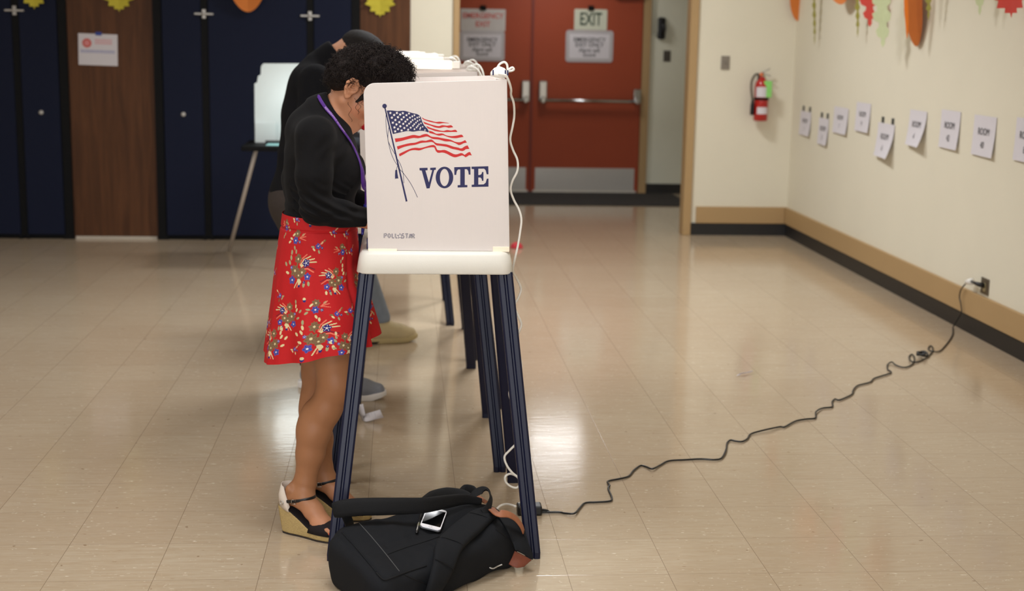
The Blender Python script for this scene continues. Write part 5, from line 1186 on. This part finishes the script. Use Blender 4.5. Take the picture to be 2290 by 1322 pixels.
man = F.mesh('person', SKIN, None, (-.4, 6.2, 0), 1, mcol)
tag(man, 'dark-haired person in a black pullover and grey sneakers standing behind the curly-haired one', 'person')
F = Field((-.70, 5.86, .78), (-.05, 6.54, 1.60), .0055)
F.ell((-.375, YM, 1.36), (.108, .195, .105), .05).ell((-.395, YM, 1.22), (.122, .18, .16), .05).ell((-.41, YM, 1.04), (.124, .17, .17), .05).ell((-.44, YM, .88), (.132, .18, .14), .05)
for A_ in marms: F.chain(A_, [.068, .062, .054, .048, .042], .03)
F.cone((-.34, YM, 1.43), (-.295, YM, 1.475), .082, .068, .03); F.cone((-.31, YM, 1.47), (-.268, YM, 1.50), .064, .062, .012)
F.cut((-.270, YM, 1.498), (.80, 0, .60), (-.36, 6.1, 1.38), (-.05, 6.3, 1.6), .006); F.cone((-.30, YM, 1.475), (-.24, YM, 1.52), .054, .054, .004, 's')
F.cut((0, 0, .845), (.12, 0, -1)); 
for A_ in marms: p = np.array(A_[4]); F.cut(p, (.9, 0, -.3), p - .07, p + .09)
F.mesh('pullover', mat('charcoal_pullover', lin(20, 20, 23), .9, .12, var=.12, vscale=120, bump=.1, bscale=500), man, smooth=2)
F = Field((-.66, 5.95, .06), (-.10, 6.48, .98), .0055)
F.ell((-.442, YM, .86), (.134, .182, .15), .04)
for A_ in mlegs: F.chain([A_[0], A_[1], (A_[2][0], A_[2][1], .115)], [.098, .074, .056], .04)
F.cut((0, 0, .10), (0, 0, -1)); F.cut((0, 0, .93), (0, 0, 1))
F.mesh('trousers', mat('dark_brown_trousers', lin(62, 54, 50), .85, .2, var=.12, vscale=60, bump=.1, bscale=300), man, smooth=2)
SNK = mat('grey_knit_shoe', lin(136, 138, 146), .85, .2, var=.3, vscale=500, bump=.2, bscale=700)
for o_, d_ in MS: sneaker(man, o_, d_, SNK, mat('white_rubber', lin(226, 220, 216), .6))
F = Field((-.30, 6.05, 1.36), (.02, 6.36, 1.64), .0045)
F.ell(Hm(-.008, .056), (.102, .080, .080), .01, rot=Rmm); F.ell(Hm(.02, .075), (.082, .072, .062), .02, rot=Rmm)
for sd in (-1, 1): F.ell(Hm(.0, -.015, .088 * sd), (.034, .03, .045), .008, 's', rot=Rmm)
F.cut(Hm(.06, .055), (.9 * Rmm[0][0] - .35 * Rmm[2][0], 0, .9 * Rmm[0][2] - .35 * Rmm[2][2]), k=.006); F.cut(Hm(-.06, -.018), (-Rmm[2][0], 0, -Rmm[2][2]), k=.006)
F.mesh('hair', mat('short_dark_hair', lin(24, 19, 18), .75, .25, var=.3, vscale=220, bump=.6, bscale=300), man, smooth=1, warp=lambda V: V + .0015 * vnoise(V, 140, 4)[:, None])

# ---- person at the fourth booth: only the boots and jeans are in sight
YJ = 7.27
F = Field((-.62, 6.95, .0), (.14, 7.60, 1.50), .008)
Hj, Rj = head(F, (-.13, 1.345), R_(50), YJ)
F.cone((-.27, YJ, 1.33), (-.17, YJ, 1.37), .055, .055, .03); F.ell((-.31, YJ, 1.23), (.11, .18, .11), .04); F.ell((-.34, YJ, 1.03), (.11, .15, .19), .04); F.ell((-.36, YJ, .84), (.11, .15, .12), .04)
jarms = [[(-.30, 7.10, 1.26), (-.31, 7.06, 1.12), (-.30, 7.06, 1.03), (-.20, 7.09, 1.02), (-.12, 7.12, 1.0)], [(-.30, 7.44, 1.26), (-.31, 7.48, 1.12), (-.30, 7.48, 1.03), (-.20, 7.44, 1.02), (-.12, 7.40, 1.0)]]
for A_ in jarms: F.chain(A_, [.05, .045, .04, .035, .028], .02)
hand(F, jarms[0][4], (.9, .2, -.35), (0, 0, -1), (0, 1, 0), (.4, .45, .5, .55), .4, .19, .006); hand(F, jarms[1][4], (.9, -.2, -.35), (0, 0, -1), (0, -1, 0), (.2, .2, .25, .3), .3, .19, .006)
jl = [[(-.36, 7.19, .83), (-.24, 7.21, .48), (-.115, 7.245, .13)], [(-.36, 7.35, .83), (-.34, 7.37, .47), (-.33, 7.40, .13)]]
for A_ in jl: F.chain(A_, [.085, .056, .04], .03)
walker = F.mesh('person', SKIN, None, (-.25, YJ, 0), 1, lambda V: head_colour(V, Hj, Rj, np.tile(np.array(lin(190, 140, 110)[:3]), (len(V), 1)), np.array(lin(170, 100, 90)[:3]), np.array(lin(50, 38, 30)[:3])))
tag(walker, 'person in blue jeans and tan lace-up boots, legs showing under the booths', 'person')
F = Field((-.60, 6.95, .76), (.02, 7.60, 1.42), .008)
F.ell((-.31, YJ, 1.22), (.118, .19, .12), .05).ell((-.34, YJ, 1.05), (.122, .17, .19), .05).ell((-.36, YJ, .90), (.125, .17, .12), .05)
for A_ in jarms: F.chain(A_, [.065, .058, .052, .046, .042], .03)
for A_ in jarms: p = np.array(A_[4]); F.cut(p, (.9, 0, -.3), p - .07, p + .09)
F.cut((0, 0, .82), (0, 0, -1)); F.mesh('jacket', mat('dark_jacket', lin(40, 42, 48), .8, .2), walker, smooth=2)
F = Field((-.60, 7.0, .06), (.02, 7.55, .96), .008); F.ell((-.36, YJ, .85), (.12, .165, .11), .04)
for A_ in jl: F.chain(A_, [.10, .074, .062], .04)
F.cut((0, 0, .11), (0, 0, -1)); F.mesh('jeans', mat('blue_denim', lin(132, 142, 156), .85, .2, var=.15, vscale=30, bump=.2, bscale=400), walker, smooth=2)
TANB = mat('tan_leather_boot', lin(204, 186, 146), .7, .3, var=.08, vscale=30)
for o_, d_ in (((-.185, 7.215), (.93, .30)), ((-.40, 7.40), (1, .05))): sneaker(walker, o_, d_, TANB, mat('tan_rubber', lin(196, 176, 128), .7), True)
F = Field((-.27, 7.12, 1.26), (.06, 7.42, 1.50), .007); F.ell(Hj(-.006, .056), (.102, .080, .080), .01, rot=Rj)
for sd in (-1, 1): F.ell(Hj(.0, -.015, .088 * sd), (.034, .03, .045), .008, 's', rot=Rj)
F.cut(Hj(.06, .06), (.9 * Rj[0][0] - .35 * Rj[2][0], 0, .9 * Rj[0][2] - .35 * Rj[2][2]), k=.006); F.cut(Hj(-.06, -.018), (-Rj[2][0], 0, -Rj[2][2]), k=.006); F.mesh('hair', MATS['short_dark_hair'], walker)

# ------------------------------------------------------------------ black backpack on the floor
BO = Vector((-.15, 3.97, 0)); BU = Vector((.87, .49, 0)).normalized(); BV = Vector((.49, -.87, 0)).normalized()
def b_vf(u): return .292 - .29 * np.clip(u - .06, 0, .5)
def b_h(u, v):
    h = .172 - .17 * np.clip(v, 0, .4) - .10 * np.clip(u - .40, 0, .2) - .012 * np.exp(-((u + .06) / .03) ** 2)
    h = h + .006 * np.sin(9 * u + 14 * v) + .004 * np.sin(23 * u - 17 * v + 1) - .010 * np.exp(-(((v - .16 + .22 * u) / .012) ** 2)) * (u > .04) * .5
    return h
def to_bag(p): r = p - BO; return r.dot(BU), r.dot(BV)
def on_bag(x, y, off=.0):
    z = .16
    for _ in range(12):
        p = gp(x, y, z); u, v = to_bag(p); h = float(b_h(u, v)) - 2.2 * max(0, v - float(b_vf(u)) + .02); z = z * .5 + .5 * max(h + off, .012)
    return gp(x, y, z)
CANVB = mat('black_canvas', lin(24, 25, 28), .85, .18, var=.14, vscale=260, bump=.22, bscale=900)
WEBB = mat('black_webbing', lin(15, 15, 17), .75, .25, var=.12, vscale=200, bump=.25, bscale=700)
LEATH = mat('tan_leather', lin(148, 92, 62), .55, .4, var=.15, vscale=60, bump=.2, bscale=300)
LEATHD = mat('brown_leather', lin(122, 66, 48), .6, .35, var=.2, vscale=50, bump=.2, bscale=300)
F = Field((-.13, -.08, -.01), (.58, .37, .23), .0045)
idx, X_, Y_, Z_ = F.sl(F.lo, F.lo + F.h * F.n)
bul = .022 * (1 - ((Z_ - .085) / .085) ** 2)
u0, u1 = -.062 - bul * .5, .505 + bul * .5; v0 = -.018 - bul * .6; v1 = b_vf(X_) + bul - .015
cu, cv = (u0 + u1) / 2, (v0 + v1) / 2; qx, qy = np.abs(X_ - cu) - ((u1 - u0) / 2 - .06), np.abs(Y_ - cv) - ((v1 - v0) / 2 - .06)
side = np.sqrt(np.maximum(qx, 0) ** 2 + np.maximum(qy, 0) ** 2) + np.minimum(np.maximum(qx, qy), 0) - .06
top = (Z_ - b_h(X_, Y_)) * .95
def smax(a, b, k): h = np.clip(.5 + .5 * (a - b) / k, 0, 1); return b + (a - b) * h + k * h * (1 - h)
F.d = smax(smax(side, top, .034), -(Z_ - .001) + 0 * X_, .016).astype(np.float32)
# sunk seam along the base edge and a soft crease in the side
def bag_warp(V):
    u, v, z = V[:, 0].copy(), V[:, 1].copy(), V[:, 2].copy()
    n = .0028 * vnoise(V, 18, 2) + .0016 * vnoise(V, 45, 3)
    z2 = z + n * (z > .03)
    fold = np.exp(-((v - .27 + .3 * (u - .06)) / .02) ** 2) * np.sin(u * 46 + 2) * .004 + np.exp(-((u + .045) / .006) ** 2) * (-.0035) * (z > .06)
    z2 = z2 + fold; v2 = v + .006 * np.sin(u * 30 + z * 40) * (v > .15) * np.clip((.12 - z) / .06, 0, 1)
    W = np.outer(u, np.array(BU)) + np.outer(v2, np.array(BV)) + np.array(BO); W[:, 2] = np.maximum(z2, .0005); return W
bag = thing('backpack', 'black canvas backpack with tan leather handles lying on the floor under the front booth', 'backpack', (.05, 4.0, 0))
body = F.mesh('body', CANVB, bag, smooth=2, warp=bag_warp)
bl_ = rootloc(body); BVH = BVHTree.FromPolygons([v.co + bl_ for v in body.data.vertices], [tuple(p.vertices) for p in body.data.polygons])
def surf(x, y, off=0.):        # point lying on the bag's cloth, lifted by off along the normal
    d = px(x, y).normalized(); h, n, _, _ = BVH.ray_cast(CO, d)
    if h is None: h, n, _, _ = BVH.find_nearest(on_bag(x, y))
    if n.dot(d) > 0: n = -n
    return h + n * off, n
TH_ = mat('grey_thread', lin(84, 84, 84), .8)
def ribbon(name, m, pts, flat, up, parent=bag, k=6, n=12):
    P = spline(pts, k)
    if isinstance(up, list): up = [Vector(up[min(i // k, len(up) - 1)]).lerp(Vector(up[min(i // k + 1, len(up) - 1)]), (i % k) / k) for i in range(len(P))]
    fl = flat
    if isinstance(flat, list): fl = [tuple(np.interp(i / k, range(len(flat)), [q[j] for q in flat]) for j in (0, 1)) for i in range(len(P))]
    return MB().tube(P, .01, n, flat=fl, up=up).build(name, m, parent, True)
def seam(pts, r, m): MB().tube([surf(p.x, p.y, r * .5)[0] for p in spline([(x, y, 0) for x, y in pts], 8)], r, 6).build('seam', m, bag, True)
seam(((803, 1170), (830, 1200), (860, 1236), (893, 1278)), .0010, TH_)
seam(((765, 1191), (778, 1205), (790, 1218), (803, 1233), (815, 1247), (830, 1265), (842, 1280)), .0022, CANVB)
seam(((842, 1282), (852, 1292), (862, 1297), (880, 1291), (905, 1282), (930, 1274), (953, 1266)), .0028, WEBB)
seam(((868, 1240), (905, 1226), (950, 1212), (985, 1200)), .0014, WEBB)
seam(((1108, 1184), (1126, 1197), (1140, 1210), (1149, 1226), (1152, 1240)), .0016, WEBB)
seam(((905, 1286), (930, 1297), (960, 1308)), .002, WEBB)
# rear shoulder strap, standing off the bag to the left
S1 = ribbon('shoulder_strap', WEBB, [gp(1076, 1122, .172), gp(1040, 1117, .190), gp(1000, 1122, .205), (gp(950, 1130, .215)), gp(900, 1132, .222), gp(850, 1133, .226), gp(800, 1134, .226), gp(765, 1138, .222), gp(747, 1141, .216)],
            [(.010, .004), (.016, .007), (.020, .009), (.023, .010), (.025, .011), (.026, .011), (.026, .011), (.026, .0125), (.022, .011)], (.1, -1, .35))
ribbon('shoulder_strap', WEBB, [gp(772, 1148, .205), gp(780, 1168, .17), gp(784, 1182, .13), gp(792, 1192, .10)], [(.014, .003)] * 4, (.2, -1, .3))
ribbon('strap_pad', WEBB, [gp(935, 1128, .19), gp(965, 1112, .185), gp(1000, 1106, .18), gp(1035, 1108, .175), gp(1068, 1120, .168)], [(.006, .005), (.018, .012), (.022, .014), (.018, .012), (.006, .005)], (.1, -1, .5))
# front shoulder strap, draped over the near side
fs_, fn_ = [], []
for x, y, off in ((1100, 1146, .005), (1086, 1156, .010), (1068, 1170, .014), (1048, 1188, .015), (1028, 1206, .015), (1008, 1226, .016), (993, 1246, .018), (980, 1270, .020), (968, 1296, .020), (957, 1322, .018), (946, 1345, .015)):
    p_, n_ = surf(x, y, off); fs_.append(p_); fn_.append(n_)
fn_ = [(fn_[max(i - 1, 0)] + fn_[i] + fn_[min(i + 1, len(fn_) - 1)]).normalized() for i in range(len(fn_))]
ribbon('shoulder_strap', CANVB, fs_, [(.026, .006), (.034, .010), (.040, .013), (.042, .014), (.041, .014), (.039, .013), (.037, .013), (.035, .012), (.033, .012), (.032, .011), (.03, .010)], fn_)
for i in (2, 5, 7):
    t_ = (fs_[i + 1] - fs_[i - 1]).normalized(); b__ = t_.cross(fn_[i]).normalized(); w_ = .036
    MB().tube([fs_[i] + b__ * (w_ * q_) + fn_[i] * (.0145 * (1 - .5 * abs(q_) ** 4)) for q_ in np.linspace(-1, 1, 9)], .0014, 6).build('strap_stitching', WEBB, bag, True)
ribbon('grab_loop', WEBB, [gp(1050, 1120, .176), gp(1062, 1104, .195), gp(1080, 1096, .205), gp(1094, 1101, .205), gp(1098, 1118, .192), gp(1090, 1138, .180), gp(1080, 1147, .172)], [(.008, .0012)] + [(.013, .0012)] * 6, [(-.5, -.3, .8), (-.3, -.6, .7), (.1, -.7, .7), (.9, -.5, .3), (.9, -.5, .2), (.6, -.7, .3), (.4, -.5, .7)])
ribbon('grab_loop', WEBB, [gp(1026, 1104, .165), gp(1040, 1094, .175), gp(1056, 1096, .178), gp(1070, 1108, .17)], [(.006, .004), (.014, .006), (.014, .006), (.008, .004)], (.2, -.8, .5))
ribbon('leather_handle', LEATH, [surf(1084, 1157, .012)[0], surf(1096, 1152, .018)[0], gp(1112, 1148, .185), gp(1134, 1150, .182), gp(1152, 1159, .165), gp(1165, 1175, .14), gp(1171, 1190, .115)], [(.016, .002), (.016, .003), (.015, .003), (.013, .003), (.012, .003), (.011, .003), (.010, .002)], [(.2, -.5, .85), (.2, -.5, .85), (.2, -.5, .85), (.35, -.45, .8), (.6, -.4, .6), (.8, -.4, .4), (.9, -.4, .2)])
ribbon('leather_tab', LEATH, [gp(1046, 1112, .168), gp(1066, 1112, .17), gp(1088, 1124, .166)], [(.008, .002), (.009, .002), (.006, .002)], (.2, -.5, .8))
def patch(name, m, rows, thick):
    R0 = [spline(r, 6) for r in rows]; cols = [spline(c, 6) for c in zip(*R0)]; nr, nc = len(cols[0]), len(cols)
    o = MB().add([cols[c][r] for r in range(nr) for c in range(nc)], [(r * nc + c, r * nc + c + 1, (r + 1) * nc + c + 1, (r + 1) * nc + c) for r in range(nr - 1) for c in range(nc - 1)]).build(name, m, bag, True)
    md = o.modifiers.new('thick', 'SOLIDIFY'); md.thickness = thick; return o
patch('lid_flap', CANVB, [[surf(1112, 1158, .004)[0], gp(1142, 1157, .142), gp(1173, 1186, .120)], [surf(1128, 1186, .008)[0], gp(1160, 1190, .114), gp(1182, 1214, .086)], [surf(1140, 1210, .008)[0], gp(1166, 1219, .086), gp(1188, 1236, .058)], [gp(1152, 1231, .08), gp(1172, 1241, .058), gp(1190, 1252, .038)]], .004)
patch('leather_lining', LEATHD, [[gp(1151, 1233, .068), gp(1171, 1243, .053), gp(1189, 1253, .034)], [gp(1145, 1247, .046), gp(1164, 1254, .036), gp(1183, 1258, .027)], [gp(1137, 1262, .024), gp(1154, 1270, .016), gp(1172, 1268, .014)]], .003)
zpz = surf(1112, 1284, .006)[0]; MB().tube(spline([zpz + Vector((-.012, .0, .004)), zpz, zpz + Vector((.014, .012, .002)), zpz + Vector((.028, .016, .006))], 4), .0022, 6).build('zip_pull', STEEL, bag, True)

# ------------------------------------------------------------------ phone and pen resting on the backpack
TL, TR_, BL, BR = on_bag(955, 1138, .01), on_bag(1000, 1142, .01), on_bag(937, 1180, .01), on_bag(985, 1187, .01)
ctr = (TL + TR_ + BL + BR) / 4; ey = ((TL + TR_) - (BL + BR)).normalized(); ex_ = ((TR_ + BR) - (TL + BL)); ex_ = (ex_ - ey * ex_.dot(ey)).normalized(); nz_ = ex_.cross(ey).normalized()
hh = ((TL + TR_) - (BL + BR)).length / 4; hw = ((TR_ + BR) - (TL + BL)).length / 4
t = thing('phone', 'white smartphone with a dark screen lying on the black backpack', 'phone', tuple(ctr))
def slab(w_, h_, r, z0, z1, off=(0, 0)):
    ring = []
    for qx, qy, a0 in ((w_ - r, h_ - r, 0), (-w_ + r, h_ - r, 90), (-w_ + r, -h_ + r, 180), (w_ - r, -h_ + r, 270)):
        for k in range(6): a_ = R_(a0 + 18 * k); ring.append((qx + r * math.cos(a_) + off[0], qy + r * math.sin(a_) + off[1]))
    return MB().loft([[ctr + ex_ * x + ey * y + nz_ * z for x, y in ring] for z in (z0, z1)])
slab(hw, hh, .009, -.004, .0034).build('casing', mat('silver_casing', lin(200, 200, 205), .3, metal=.7), t, bevel=.0015)
slab(hw * .985, hh * .99, .0088, .0034, .0042).build('front_glass', mat('white_glass', lin(236, 232, 236), .15), t)
slab(hw * .90, hh * .765, .001, .0042, .0046, (0, .002)).build('screen', mat('black_glass', lin(8, 8, 9), .08), t)
MB().loft([[ctr + ex_ * (r_ * math.cos(a_ / 10 * math.pi)) + ey * (-hh * .885 + r_ * math.sin(a_ / 10 * math.pi)) + nz_ * .0043 for a_ in range(20)] for r_ in (.0052, .0044)], False).build('home_button', mat('grey_ring', lin(150, 148, 150), .3), t)
p0, p1 = on_bag(943, 1146, .008), on_bag(932, 1190, .008)
t = thing('ballpoint_pen', 'black ballpoint pen lying beside the phone on the backpack', 'pen', tuple(p0))
dd = (p1 - p0).normalized()
MB().tube([p0, p0.lerp(p1, .55)], [.0042, .0048], 10).build('grip', BLKPL, t, True)
MB().tube([p0.lerp(p1, .55), p0.lerp(p1, .72)], .0045, 10).build('barrel', mat('clear_barrel', lin(92, 90, 60), .2, coat=.5), t, True)
MB().tube([p0.lerp(p1, .72), p1, p1 + dd * .006], [.0048, .0046, .003], 10).build('cap', BLKPL, t, True)
MB().tube([p1 + Vector((0, -.002, .006)), p0.lerp(p1, .6) + Vector((0, -.002, .0062))], .0014, 6).build('clip', STEEL, t, True)
